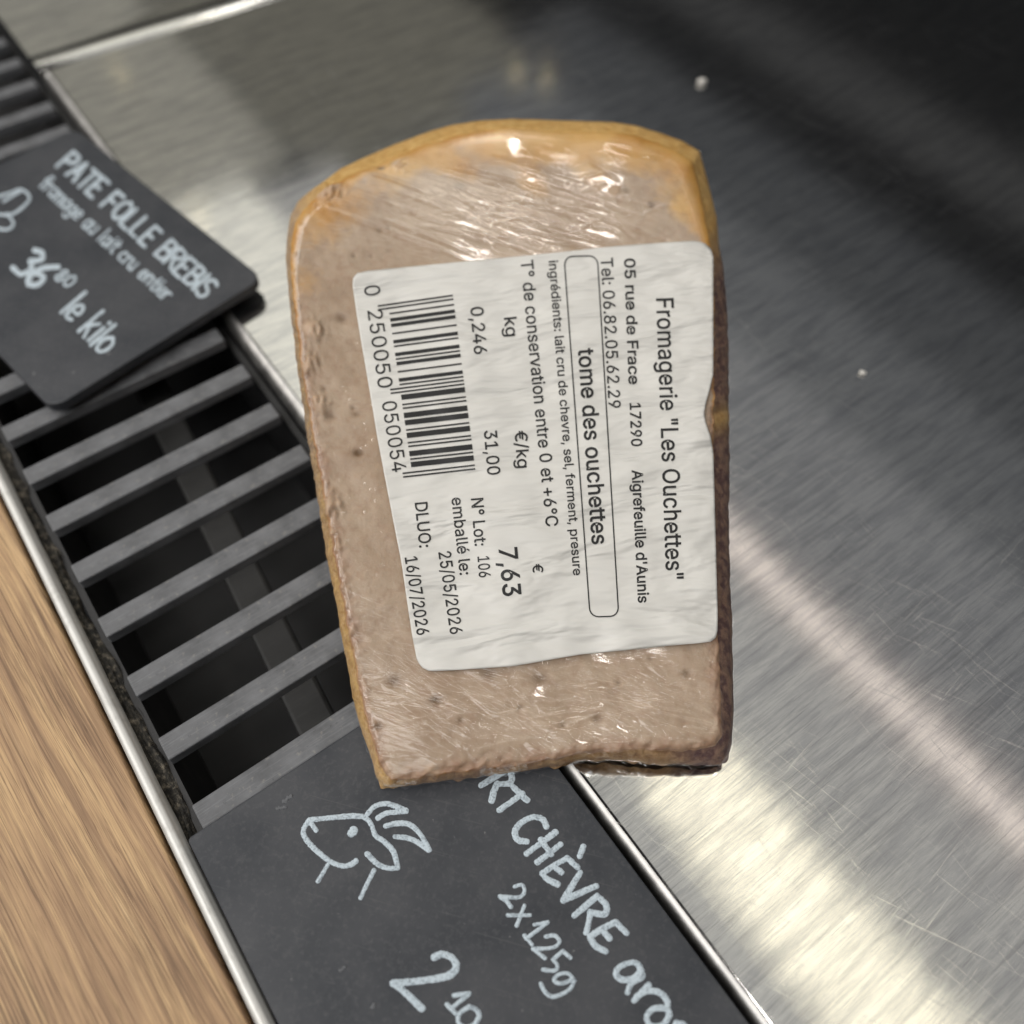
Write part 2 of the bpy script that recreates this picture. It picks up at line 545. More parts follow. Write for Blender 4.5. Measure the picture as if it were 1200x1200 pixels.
GLYPHS = {' ':[38,[]],'"':[64,[[16,64,14,102,27,102,26,64],[39,64,37,102,50,102,49,64]]],"'":[41,[[16,64,14,102,27,102,26,64]]],'+':[91,[[40,7,40,73,51,73,51,7],[12,34,12,45,78,45,78,34]]],',':[38,[[8,-24,14,14,27,14,17,-24]]],'.':[38,[[19,-1,16,0,13,2,11,5,10,8,11,12,13,15,16,17,19,17,23,17,26,15,28,12,28,8,28,5,26,2,23,0]]],'/':[50,[[47,107,14,-15,3,-15,36,107]]],'0':[91,[[45,-1,35,0,26,5,19,12,14,23,11,36,10,51,11,66,14,79,19,89,26,97,35,102,45,103,56,102,65,97,72,89,77,79,80,66,81,51,80,36,77,23,72,12,65,5,56,0],[45,10,52,11,58,15,63,21,66,29,68,39,69,51,68,63,66,73,63,81,58,87,52,91,45,92,38,91,33,87,28,81,25,73,23,63,22,51,23,39,25,29,28,21,33,15,38,11]]],'1':[91,[[15,0,15,11,78,11,78,0],[55,102,55,0,42,0,42,90,17,72,17,85,40,102]]],'2':[91,[[13,0,13,9,47,46,56,56,62,65,64,74,63,79,62,84,59,87,55,90,45,92,39,91,34,89,31,87,28,83,26,78,25,72,13,72,14,81,17,88,22,95,29,99,36,102,45,103,54,102,61,99,67,95,72,89,75,82,76,74,74,64,67,52,53,36,31,12,31,11,78,11,78,0]]],'3':[91,[[44,-1,35,-1,27,2,20,6,14,11,10,18,9,26,22,26,23,21,25,17,29,14,33,12,44,10,55,12,59,15,63,19,65,23,66,29,65,34,63,39,60,43,55,47,48,49,40,50,31,50,31,60,58,90,14,90,14,102,74,102,74,92,42,56,42,58,53,58,62,55,69,51,74,44,77,37,79,29,77,21,74,13,69,7,62,2,53,0]]],'4':[91,[[8,21,8,32,49,102,62,102,22,33,83,33,83,21],[56,0,56,24,56,29,56,64,69,64,69,0]]],'5':[91,[[44,-1,36,0,28,2,22,6,17,12,13,19,12,26,24,26,25,22,28,18,35,12,44,10,50,11,55,13,60,16,63,21,65,26,66,32,65,39,63,44,59,49,55,52,50,55,44,55,33,54,26,49,13,51,19,102,73,102,73,90,30,90,27,60,36,65,46,67,53,66,59,64,64,61,69,57,73,52,76,46,78,40,78,33,77,23,74,15,69,8,62,3,54,0]]],'6':[91,[[45,-1,36,0,28,3,22,8,17,15,14,23,13,32,14,40,16,48,27,68,50,102,64,102,30,52,29,52,33,58,39,61,47,63,56,62,63,59,69,54,74,48,77,40,78,31,77,22,74,15,69,8,62,3,54,0],[45,10,51,10,56,13,60,16,63,20,65,26,65,31,65,37,63,43,60,47,56,50,51,52,45,53,40,52,35,50,31,47,28,43,26,38,25,32,26,26,28,20,31,16,35,13,40,10]]],'7':[91,[[19,0,65,90,12,90,12,102,78,102,78,90,33,0]]],'8':[91,[[45,-1,36,0,27,2,20,7,15,12,11,19,10,27,11,33,13,39,16,44,20,48,25,51,31,53,24,56,19,62,15,68,14,76,15,83,18,90,23,95,29,100,37,102,45,103,54,102,61,100,67,95,72,90,75,83,76,76,75,68,72,62,67,56,60,53,65,51,70,48,74,44,77,39,79,33,80,27,79,19,76,12,70,7,63,2,55,0],[45,10,52,10,57,12,61,15,65,18,67,23,67,28,67,33,64,38,61,42,57,45,51,46,45,47,39,46,34,45,29,42,26,38,24,33,23,28,24,23,26,18,29,15,33,12,39,10],[45,58,55,60,59,63,61,66,63,70,64,75,63,80,62,84,59,87,55,90,45,92,35,90,32,87,29,84,27,80,27,75,27,70,29,66,32,63,36,60]]],'9':[91,[[45,103,54,102,62,99,69,94,74,87,77,79,78,69,77,62,75,54,63,34,40,0,26,0,60,50,61,50,57,44,51,40,44,39,35,40,27,43,21,47,17,54,14,61,13,70,14,79,17,87,22,94,29,99,36,102],[45,92,40,91,35,89,31,86,28,81,26,76,25,70,26,64,28,59,31,55,35,51,40,49,45,49,51,49,56,51,60,55,63,59,65,64,65,70,65,76,63,81,60,86,56,89,51,91]]],':':[38,[[19,-1,16,0,13,2,11,5,10,8,11,12,13,15,16,17,19,17,23,17,26,15,28,12,28,8,28,5,26,2,23,0],[19,54,16,55,13,57,11,60,10,63,11,67,13,70,16,72,19,72,23,72,26,70,28,67,28,63,28,60,26,57,23,55]]],'A':[96,[[3,0,40,102,55,102,93,0,79,0,57,60,53,74,46,96,49,96,43,74,38,60,17,0],[22,28,22,40,74,40,74,28]]],'C':[102,[[53,-1,41,0,30,5,21,13,14,23,10,36,8,51,10,66,14,79,21,89,30,97,41,102,53,103,68,101,75,98,80,94,85,89,90,84,93,77,95,70,82,70,78,79,71,86,63,90,53,91,45,90,37,86,30,81,25,73,22,63,21,51,22,39,25,29,30,21,37,15,45,12,53,11,63,12,71,16,78,23,82,32,95,32,93,25,90,18,86,12,80,8,75,4,68,1,61,-1]]],'D':[100,[[44,0,19,0,19,11,43,11,54,13,64,16,71,22,76,30,79,40,80,51,79,62,76,72,71,80,64,86,55,89,44,90,19,90,19,102,45,102,59,100,71,96,80,88,87,78,91,66,92,51,91,36,87,24,80,14,70,6,58,2],[25,102,25,0,12,0,12,102]]],'F':[82,[[12,0,12,102,74,102,74,90,25,90,25,56,69,56,69,44,25,44,25,0]]],'L':[79,[[12,0,12,102,25,102,25,11,72,11,72,0]]],'N':[105,[[12,0,12,102,27,102,69,37,73,30,78,21,83,11,81,11,80,22,80,31,80,39,80,102,93,102,93,0,77,0,40,58,35,66,30,76,22,90,24,91,24,77,25,66,25,58,25,0]]],'O':[107,[[53,-1,41,0,30,5,21,13,14,23,10,36,8,51,10,66,14,79,21,89,30,97,41,102,53,103,66,102,77,97,86,89,93,79,97,66,99,51,97,36,93,23,86,13,77,5,66,0],[53,11,62,12,70,15,77,21,82,29,85,39,86,51,85,63,82,73,77,81,70,87,62,90,53,91,45,90,37,87,30,81,25,73,22,63,21,51,22,39,25,29,30,21,37,15,45,12]]],'T':[90,[[6,90,6,102,83,102,83,90,51,90,51,0,39,0,39,90]]],'U':[103,[[52,-2,41,0,31,3,23,9,17,16,13,25,12,35,12,102,25,102,25,36,26,29,28,23,32,17,37,14,44,11,52,10,60,11,66,14,71,17,75,23,78,29,79,36,79,102,91,102,91,35,90,25,87,16,81,9,73,3,63,0]]],'a':[78,[[32,-2,25,-1,19,1,14,4,10,9,7,15,6,22,7,28,9,32,12,36,16,39,25,42,36,44,47,45,53,47,55,49,55,51,53,59,48,64,39,66,30,64,24,60,20,55,8,58,11,64,16,69,21,73,27,75,39,77,48,76,57,72,61,69,64,64,67,58,67,50,67,0,55,0,55,10,54,10,50,5,43,0],[34,9,40,10,46,12,50,15,53,19,54,23,55,28,55,38,52,36,46,35,40,34,35,34,27,32,21,28,19,25,18,21,20,14,26,10]]],'b':[85,[[46,-2,40,-1,34,1,28,6,24,12,22,12,22,0,11,0,11,102,23,102,23,64,24,64,27,69,34,75,39,76,46,77,55,76,63,72,69,66,74,59,77,49,78,38,77,27,74,17,69,9,63,3,55,0],[44,9,51,10,56,13,60,18,63,23,65,30,66,38,65,45,63,52,60,58,56,62,51,65,44,66,38,65,32,62,28,58,25,53,23,46,23,38,23,30,25,23,28,17,32,13,38,10]]],'c':[79,[[41,-2,32,0,23,3,16,9,11,17,8,27,7,37,8,49,11,58,16,66,23,72,32,76,41,77,52,75,61,71,68,64,72,55,61,52,58,58,54,62,48,65,41,66,35,65,29,62,25,57,22,52,20,45,19,37,20,30,22,23,25,18,29,13,35,10,41,9,49,10,54,13,58,18,61,23,73,20,68,11,61,4,52,0]]],'d':[85,[[39,-2,30,0,22,3,16,9,11,17,8,27,7,38,8,49,11,59,16,66,22,72,30,76,39,77,46,76,51,75,57,69,61,64,62,64,62,102,74,102,74,0,63,0,63,12,61,12,57,6,50,1,45,-1],[41,9,47,10,53,13,57,17,60,23,62,30,62,38,62,46,60,53,57,58,53,62,47,65,41,66,34,65,29,62,25,58,22,52,20,45,19,38,20,30,22,23,25,18,29,13,34,10]]],'e':[81,[[42,-2,32,0,23,3,16,9,11,17,8,26,7,37,8,48,11,58,16,66,23,72,31,76,41,77,53,75,59,72,64,68,68,63,71,56,74,48,74,39,74,34,15,34,15,44,68,44,62,40,61,47,60,54,57,59,53,63,47,65,41,66,35,65,29,63,25,59,22,54,20,48,19,42,19,36,20,28,22,21,26,16,30,12,36,10,42,9,51,11,57,15,61,21,73,18,71,13,67,8,62,4,57,1,50,-1]]],'f':[51,[[46,76,46,65,1,65,1,76],[16,0,16,86,17,92,19,97,23,101,27,104,37,106,44,105,49,104,45,94,43,94,39,95,34,94,31,92,29,89,28,84,28,0]]],'g':[85,[[41,-30,34,-30,27,-28,16,-22,10,-14,20,-8,24,-13,31,-18,41,-19,50,-18,56,-15,61,-9,62,-1,62,14,61,14,57,8,50,3,45,2,39,1,30,2,23,5,16,11,11,18,8,27,7,38,8,49,11,59,16,66,22,72,30,76,39,77,46,76,51,75,58,69,62,64,63,64,63,76,74,76,74,-2,73,-11,70,-18,65,-23,58,-27,50,-29],[41,12,47,13,53,15,57,19,60,24,62,31,62,39,62,46,60,53,57,58,53,62,47,65,41,66,34,65,29,62,25,58,22,52,20,46,19,39,20,31,22,25,25,19,29,15,34,13]]],'h':[82,[[23,45,23,0,11,0,11,102,23,102,23,62,25,66,30,72,37,76,45,77,53,76,59,74,64,70,68,64,71,57,71,48,71,0,59,0,59,47,58,55,55,61,49,65,42,66,37,65,32,63,28,61,25,57,23,51]]],'i':[33,[[11,0,11,76,23,76,23,0],[17,89,13,89,11,91,9,94,8,97,9,100,11,102,13,104,17,105,20,104,23,102,25,100,25,97,25,94,23,91,20,89]]],'k':[76,[[22,27,22,42,24,42,57,76,72,76,37,40,35,40],[11,0,11,102,23,102,23,0],[59,0,30,37,38,46,74,0]]],'l':[38,[[28,0,20,1,15,4,12,9,11,17,11,102,23,102,23,20,24,12,26,11,29,10,32,11,34,11,36,1,32,0]]],'m':[122,[[11,0,11,76,22,76,22,59,24,65,26,69,34,75,44,77,51,76,57,72,61,67,63,62,65,66,68,70,76,75,87,77,94,77,99,74,104,71,108,66,111,59,111,51,111,0,99,0,99,51,98,58,95,63,89,65,84,66,79,66,75,64,69,58,67,49,67,0,55,0,55,52,54,58,51,62,46,65,40,66,32,64,28,61,25,58,23,53,23,48,23,0]]],'n':[82,[[23,45,23,0,11,0,11,76,22,76,22,62,25,66,30,72,37,76,45,77,53,76,59,74,64,70,68,64,71,57,71,48,71,0,59,0,59,47,58,55,55,61,49,65,42,66,37,65,32,63,28,61,25,57,23,51]]],'o':[83,[[41,-2,32,0,23,3,16,9,11,17,8,27,7,37,8,49,11,58,16,66,23,72,32,76,41,77,51,76,60,72,67,66,72,58,75,49,76,37,75,27,72,17,67,9,60,3,51,0],[41,9,48,10,54,13,58,18,61,23,63,30,64,37,63,45,61,52,58,57,54,62,48,65,41,66,35,65,29,62,25,57,22,52,20,45,19,37,20,30,22,23,25,18,29,13,35,10]]],'p':[85,[[11,-29,11,76,22,76,22,64,24,64,27,69,34,75,39,76,46,77,55,76,63,72,69,66,74,59,77,49,78,38,77,27,74,17,69,9,63,3,55,0,46,-2,40,-1,35,1,28,6,24,12,23,12,23,-29],[44,9,51,10,56,13,60,18,63,23,65,30,66,38,65,45,63,52,60,58,56,62,51,65,44,66,38,65,32,62,28,58,25,53,23,46,23,38,23,30,25,23,28,17,32,13,38,10]]],'r':[52,[[11,0,11,76,22,76,22,64,23,64,26,69,30,73,36,76,43,77,46,77,49,77,49,64,46,65,41,65,36,65,32,63,28,60,25,57,23,52,23,47,23,0]]],'s':[73,[[36,-2,29,-1,22,1,17,4,12,8,9,13,7,19,19,21,21,16,25,12,30,10,36,9,43,10,49,12,52,16,54,21,53,24,51,27,47,29,42,31,30,34,21,37,14,42,11,47,9,55,10,61,13,66,17,71,23,74,30,76,37,77,45,76,51,74,56,72,60,68,65,58,54,55,52,60,49,63,44,66,37,67,31,66,26,63,23,60,22,55,22,52,25,49,34,45,46,42,55,39,61,34,65,28,66,21,65,15,62,9,58,5,52,1,45,-1]]],'t':[45,[[41,76,41,65,1,65,1,76],[13,94,25,94,25,20,26,15,27,12,30,11,34,10,37,10,40,11,43,0,38,-1,34,-1,25,0,18,4,14,10,13,19]]],'u':[82,[[36,-1,29,0,23,2,18,6,14,12,11,19,11,28,11,76,23,76,23,29,24,21,27,15,33,11,40,10,45,11,50,12,54,15,57,19,59,24,59,31,59,76,71,76,71,0,60,0,60,18,61,18,57,9,51,3,44,0]]],'v':[78,[[33,0,3,76,17,76,33,31,37,17,41,4,37,4,41,17,45,31,61,76,74,76,45,0]]],'°':[63,[[32,57,26,57,20,60,15,63,12,68,9,73,9,79,9,86,12,91,15,96,20,99,26,102,32,103,38,102,43,99,48,96,51,91,54,86,55,79,54,73,51,68,48,63,43,60,38,57],[32,67,38,69,43,73,44,79,43,86,38,91,32,92,25,91,21,86,19,79,21,73,25,69]]],'é':[81,[[42,-2,32,0,23,3,16,9,11,17,8,26,7,37,8,48,11,58,16,66,23,72,31,76,41,77,53,75,59,72,64,68,68,63,71,56,74,48,74,39,74,34,15,34,15,44,68,44,62,40,61,47,60,54,57,59,53,63,47,65,41,66,35,65,29,63,25,59,22,54,20,48,19,42,19,36,20,28,22,21,26,16,30,12,36,10,42,9,51,11,57,15,61,21,73,18,71,13,67,8,62,4,57,1,50,-1],[35,86,45,106,59,106,45,86]]],'€':[93,[[73,66,68,56,3,56,7,66],[64,46,60,36,3,36,7,46],[85,93,80,82,73,87,66,90,58,91,50,90,43,87,37,81,32,73,29,63,28,51,29,39,32,29,37,21,43,15,50,12,58,11,66,12,73,15,79,19,84,9,79,4,72,1,65,-1,58,-1,46,0,36,5,27,13,21,23,17,36,16,51,17,66,21,79,27,89,36,97,46,102,58,103,65,102,72,100,79,97]]]}
# ------------------------------------------------------------------ setting: steel worktop
def sweep(profile, a0, a1, na, name, mat, parent=None):
    """profile of (b, z) in mm swept along a"""
    v, f = [], []
    k = len(profile)
    for i in range(na):
        a = a0 + (a1 - a0) * i / (na - 1)
        for b, z in profile: v.append(G(a, b, z))
    for i in range(na - 1):
        for j in range(k - 1):
            q = i * k + j
            f.append((q, q + k, q + k + 1, q + 1))
    return mesh_obj(name, v, f, mat, parent, True)


def roll(b0, z0, r, n=8):
    """rounded edge from the vertical face up to the top surface"""
    return [(b0, z0 - 22), (b0, z0 - r - 4), (b0, z0 - r)] + [(b0 + r - r * math.cos(t), z0 - r + r * math.sin(t)) for t in np.linspace(.15, math.pi / 2, n)]


top = sweep(roll(62.9, 0, 2.9) + [(70, 0), (90, 0), (150, 0), (300, 0), (800, 0)], -154.2, 700, 3, 'steel_worktop', M_STEEL)
top.data.materials.append(M_ROLLED)
for i_, p_ in enumerate(top.data.polygons):
    if i_ % 15 < 9: p_.material_index = 1
tag(top, kind='structure')
# the next tray upstream, its front edge rolled up into a lip
vv, ff = [], []
prof = [(-155.2, -14), (-155.2, -.9), (-155.4, -.2), (-156.0, .7), (-157.2, 1.35), (-158.8, 1.6), (-160.6, 1.5), (-162.4, 1.15), (-164.5, .8), (-167.5, .55), (-172, .5), (-400, .5), (-900, .5)]
for b, tw in ((62.5, 0), (250, 9), (800, 36)):
    for a, z in prof: vv.append(G(a + tw, b, z))
k = len(prof)
for i in range(2):
    for j in range(k - 1):
        ff.append((i * k + j, i * k + j + 1, (i + 1) * k + j + 1, (i + 1) * k + j))
tag(mesh_obj('steel_tray', vv, ff, M_STEEL, None, True), 'stainless steel tray with a bright rolled lip, beyond the worktop at the top left', 'tray')

# wooden counter front and its metal trim
v, f = box_ab(-320, 420, -330, -6.9, -25, .8)
wood = mesh_obj('wooden_counter', v, f, M_WOOD)
bevel(wood, .0005)
tag(wood, kind='structure')
pr = [(-6.1, -8), (-6.05, .3)] + [(-4.8 - 1.15 * math.cos(t), .5 + .85 * math.sin(t)) for t in np.linspace(.1, math.pi - .1, 9)] + [(-3.3, .4), (-3.3, -8)]
tag(sweep(pr, -320, 420, 60, 'metal_trim', M_TRIM), 'thin rounded metal strip running between the wooden counter and the black grille', 'trim strip')

# ------------------------------------------------------------------ grille
gr = empty('vent_grille', G(0, 30, 0))
tag(gr, 'black slatted vent grille with grimy edge, set between wood and steel', 'grille')
A0, A1 = -300, 400
v, f = [], []
for bx in (box_ab(A0, A1, 0.4, 61.8, -46, -44), box_ab(A0, A1, -1.2, .3, -46, -2.6), box_ab(A0, A1, 60.2, 61.9, -43.9, -4.5)):
    o = len(v); v += bx[0]; f += [tuple(i + o for i in q) for q in bx[1]]
mesh_obj('air_channel', v, f, M_DARK, gr)
v, f = box_ab(-60, 150, 28.5, 37.5, -19, -15)
v = [np.array(p) for p in v]
for p, db in zip(v, [8, -9, -9, 8] * 2):
    p += VV * db * 1e-3
bevel(mesh_obj('support_bar', v, f, M_PIPE, gr), .001)
# grimy ledge along the left ends of the slats
na, nb = 420, 14
v, f = [], []
rr = RNG.normal(size=(na, nb))
for _ in range(2):
    rr = (rr + np.roll(rr, 1, 0) + np.roll(rr, -1, 0)) / 2.2
for i in range(na):
    a = -300 + 700 * i / (na - 1)
    for j in range(nb):
        t = j / (nb - 1)
        edge = (.9 * math.sin(a * .21) + .7 * math.sin(a * .53 + 1) + 1.2 * max(0, math.sin((a - 62) * .045)) * (50 < a < 130)) * t
        z = -1.7 + .35 * rr[i, j] - 1.6 * t ** 4 + .5 * math.sin(a * .37 + j * .7) * t
        v.append(G(a, -3.3 + 2.3 * t + edge * .55, z))
for i in range(na - 1):
    for j in range(nb - 1):
        q = i * nb + j
        f.append((q, q + nb, q + nb + 1, q + 1))
mesh_obj('grimy_ledge', v, f, M_GRIME, gr, True)
# slats
proto = None
for i in range(-14, 15):
    a1 = -.5 + 16.33 * i
    if proto is None:
        v, f = box_ab(-5.5, 0, .25, 59.2, -3.2, 0)
        v = [p - ORG for p in v]
        me_o = mesh_obj('slat', v, f, M_SLAT)
        bevel(me_o, .00035)
        proto = me_o
        o = me_o
    else:
        o = proto.copy()
        COL.objects.link(o)
    o.parent = gr
    jz = random.uniform(-.15, .05) if i < 6 else -.1
    p = G(a1 + random.uniform(-.25, .25), 0, jz)
    o.location = p - np.array(gr.location)

# ------------------------------------------------------------------ chalk signs
def rounded_rect(corners, r, n=6):
    """corners: 4 2-D points in order (mm)"""
    out = []
    P = [np.array(c, float) for c in corners]
    for i in range(4):
        p, a, b = P[i], P[i - 1], P[(i + 1) % 4]
        da, db = (a - p) / np.linalg.norm(a - p), (b - p) / np.linalg.norm(b - p)
        c = p + (da + db) * r
        s = c - db * r
        for k in range(n + 1):
            t = k / n * math.pi / 2
            out.append(c - db * r * math.cos(t) - da * r * math.sin(t))
    return out


def plate(name, pts, z0, z1, mat, parent, edge=.4):
    """flat plate with a softened top edge; pts in grille mm"""
    c = sum(pts) / len(pts)
    n = len(pts)
    rings = []
    for ins, z in ((.0, z0), (0, z1 - edge), (edge * .3, z1 - edge * .3), (edge, z1)):
        rings.append([G(*(p + (c - p) / np.linalg.norm(c - p) * ins), z) for p in pts])
    v = [q for r in rings for q in r]
    f = [tuple(range(n - 1, -1, -1)), tuple(range(3 * n, 4 * n))]
    for k in range(3):
        for i in range(n):
            j = (i + 1) % n
            f.append((k * n + i, k * n + j, (k + 1) * n + j, (k + 1) * n + i))
    return mesh_obj(name, v, f, mat, parent)


def smooth_line(pts, step):
    """Catmull-Rom through pts, resampled"""
    P = [np.array(p, float) for p in pts]
    if len(P) > 2:
        Q = [2 * P[0] - P[1]] + P + [2 * P[-1] - P[-2]]
        out = []
        for i in range(1, len(Q) - 2):
            for t in np.linspace(0, 1, 10, endpoint=False):
                a, b, c, d = Q[i - 1], Q[i], Q[i + 1], Q[i + 2]
                out.append(.5 * (2 * b + (c - a) * t + (2 * a - 5 * b + 4 * c - d) * t * t + (3 * b - a - 3 * c + d) * t ** 3))
        out.append(P[-1])
    else:
        out = P
    L = [0]
    for a, b in zip(out, out[1:]): L.append(L[-1] + np.linalg.norm(b - a))
    n = max(3, int(L[-1] / step) + 1)
    s = np.linspace(0, L[-1], n)
    O_ = np.array(out)
    return np.stack([np.interp(s, L, O_[:, k]) for k in range(2)], 1)


def chalk(name, strokes, place, width, parent, label=None, jit=.12, mat=None):
    """strokes: lists of photo positions; place maps a position to a point on the board; width in px"""
    v, f = [], []
    for st in strokes:
        w = width
        if isinstance(st, dict): w, st = st['w'], st['p']
        q = smooth_line(st, 1.1)
        d = np.gradient(q, axis=0)
        d /= np.linalg.norm(d, axis=1)[:, None] + 1e-9
        # round caps
        e0 = [q[0] - d[0] * w * k for k in (.46, .36, .2)]
        e1 = [q[-1] + d[-1] * w * k for k in (.2, .36, .46)]
        ws = [.25, .68, .9] + [1] * len(q) + [.9, .68, .25]
        q = np.vstack([e0, q, e1])
        d = np.vstack([[d[0]] * 3, d, [d[-1]] * 3])
        base = len(v)
        ph = random.uniform(0, 6)
        slow = np.array([math.sin(i * .11 + ph) for i in range(len(q))]) * .08
        for i in range(len(q)):
            nrm = np.array([-d[i][1], d[i][0]])
            w1 = w / 2 * ws[i] * (1 + random.uniform(-jit, jit) + slow[i])
            w2 = w / 2 * ws[i] * (1 + random.uniform(-jit, jit) + slow[i])
            for off, hz in ((-w1, .0), (-w1 * .6, .13), (w2 * .6, .13), (w2, .0)):
                v.append(place(q[i] + nrm * off, hz + random.uniform(0, .015)))
        for i in range(len(q) - 1):
            for j in range(3):
                k_ = base + i * 4 + j
                f.append((k_, k_ + 4, k_ + 5, k_ + 1))
        f.append((base, base + 1, base + 2, base + 3))
        b2 = base + (len(q) - 1) * 4
        f.append((b2 + 3, b2 + 2, b2 + 1, b2))
    o = mesh_obj(name, v, f, mat or M_CHALK, parent, True)
    if label: o['label'] = label
    return o


# near sign
Z2 = 2.2
near = empty('price_sign', G(160, 30, 0))
tag(near, 'black chalkboard sign under the cheese, with a goat drawing and CHÈVRE written in white', 'price sign')
pts = rounded_rect([(114.3, -2.6), (219, -2.6), (219, 62.0), (114.3, 62.0)], .9)
plate('board', pts, .25, Z2, M_SLATE, near)


def on_near(p, h): return at(p[0], p[1], (Z2 + h - .01) * 1e-3)
def R7(L): return [(330 + x / 4, 900 + y / 4) for x, y in L]
def R8(L): return [(540 + x / 4, 900 + y / 4) for x, y in L]


goat = [
    [(350, 435), (325, 452), (290, 460), (240, 445), (190, 410), (140, 365), (107, 320), (104, 285), (130, 243)],
    [(130, 243), (180, 238), (260, 230), (340, 225), (390, 232), (420, 265), (440, 315), (480, 345), (520, 385), (535, 425), (545, 468)],
    [(545, 468), (500, 470), (450, 450), (400, 402)],
    [(140, 262), (162, 292)],
    {'w': 11, 'p': R7([(328, 306), (338, 292)])},
    {'w': 5, 'p': R7([(218, 452), (170, 532)])}, {'w': 5.2, 'p': R7([(434, 478), (400, 545), (370, 610)])},
    [(402, 215), (440, 178), (500, 168), (585, 200)], [(585, 203), (540, 207), (490, 212), (450, 235)],
    [(487, 272), (540, 260), (600, 265), (650, 310), (693, 384)], [(690, 384), (640, 350), (590, 328), (532, 322)]]
goat = [s if isinstance(s, dict) else R7(s) for s in goat]
chalk('goat_drawing', goat, on_near, 6.3, near)
two = [R7([(715, 888), (750, 872), (795, 888), (818, 925), (800, 962), (740, 985), (600, 1003), (522, 1010)]), R7([(528, 1012), (590, 1062), (658, 1128)])]
chalk('price_number', two, on_near, 8.6, near)
ten = [R7([(808, 1066), (880, 1056)]), R7([(878, 1060), (795, 1128)]), R7([(775, 1108), (815, 1150)]),
       R7([(880, 1118), (915, 1135), (925, 1165), (900, 1205), (860, 1215), (828, 1190), (835, 1150), (880, 1118)])]
chalk('price_cents', ten, on_near, 5.6, near)
title = [[(95, 82), (170, 35), (225, 0)], [(225, 2), (240, 45), (225, 72), (170, 75)], [(172, 72), (155, 110), (145, 155)],
         [(180, 198), (290, 120)], [(245, 88), (280, 122), (312, 152)],
         [(402, 276), (385, 242), (340, 230), (285, 255), (255, 295), (265, 335), (310, 345)],
         [(308, 402), (445, 300)], [(358, 442), (468, 358)], [(375, 335), (425, 405)],
         [(500, 422), (440, 455), (382, 495)], [(500, 422), (548, 466)], [(438, 462), (472, 490)], [(382, 495), (405, 520), (455, 546)],
         [(575, 368), (557, 414)],
         [(560, 490), (520, 555), (480, 622)], [(480, 622), (560, 585), (636, 553)],
         [(532, 692), (640, 600)], [(640, 598), (682, 645), (672, 685), (605, 675)], [(608, 675), (600, 720), (588, 772)],
         [(725, 722), (660, 755), (606, 790)], [(725, 722), (778, 774)], [(662, 758), (698, 800)], [(606, 790), (630, 832), (680, 860)],
         [(845, 950), (830, 920), (795, 912), (742, 935), (728, 970), (760, 992), (810, 985), (842, 950)], [(845, 955), (848, 980), (800, 1010), (782, 1052)],
         [(882, 1016), (812, 1090)], [(825, 1068), (880, 1045), (935, 1055), (968, 1095), (966, 1130)],
         [(965, 1125), (905, 1128), (872, 1165), (890, 1205), (945, 1205), (976, 1160), (965, 1125)],
         [(1012, 1192), (980, 1250)], [(1000, 1215), (1040, 1200), (1060, 1240), (1030, 1290)]]
chalk('sign_title', [R8(s) for s in title], on_near, 7.2, near)
weight = [[(252, 556), (288, 548), (298, 580), (270, 606), (182, 602)], [(186, 606), (215, 626), (236, 652)],
          [(220, 690), (325, 690)], [(298, 645), (262, 740)],
          [(345, 735), (408, 722)], [(408, 724), (306, 800)], [(298, 784), (335, 828)],
          [(398, 790), (440, 785), (462, 815), (430, 842), (338, 848)], [(342, 850), (395, 892)],
          [(515, 890), (478, 858)], [(478, 858), (432, 898)], [(432, 898), (452, 925), (440, 950), (385, 945)],
          [(530, 990), (500, 962), (455, 970), (438, 996), (470, 1010), (525, 992)], [(534, 996), (505, 1042), (435, 1072), (396, 1050), (375, 1010)]]
chalk('sign_subtitle', [R8(s) for s in weight], on_near, 4.8, near)
smears = [R7([(10, 160), (45, 130)]), R7([(-20, 190), (18, 185)]), R7([(275, 950), (296, 935)]), R7([(427, 1122), (434, 1108)])]
for s_ in smears: chalk('chalk_smear', [s_], on_near, 4.2, near, jit=.6, mat=M_SMEAR)

# far sign, lying askew across the grille
Z1 = 5.6
far = empty('price_sign', G(-50, 35, 0))
tag(far, 'black chalkboard sign at upper left lying askew on the grille, reading PATE FOLLE BREBIS', 'price sign')
c2, c3 = np.array([-9.5, 77.0]), np.array([1.9, 13.2])
dv = (c3 - c2) / np.linalg.norm(c3 - c2)
du = np.array([-dv[1], dv[0]])
if du[0] > 0: du = -du
cs = [c2, c3, c3 + du * 99, c2 + du * 99]
plate('board', rounded_rect(cs, 4.2), Z1 - 2.6, Z1, M_SLATE, far)
v, f = box_ab(-70, -30, 28, 44, .1, Z1 - 2.65)
bevel(mesh_obj('foot_block', v, f, M_EDGE, far), .0006)


def on_far(p, h): return at(p[0], p[1], (Z1 + h - .01) * 1e-3)


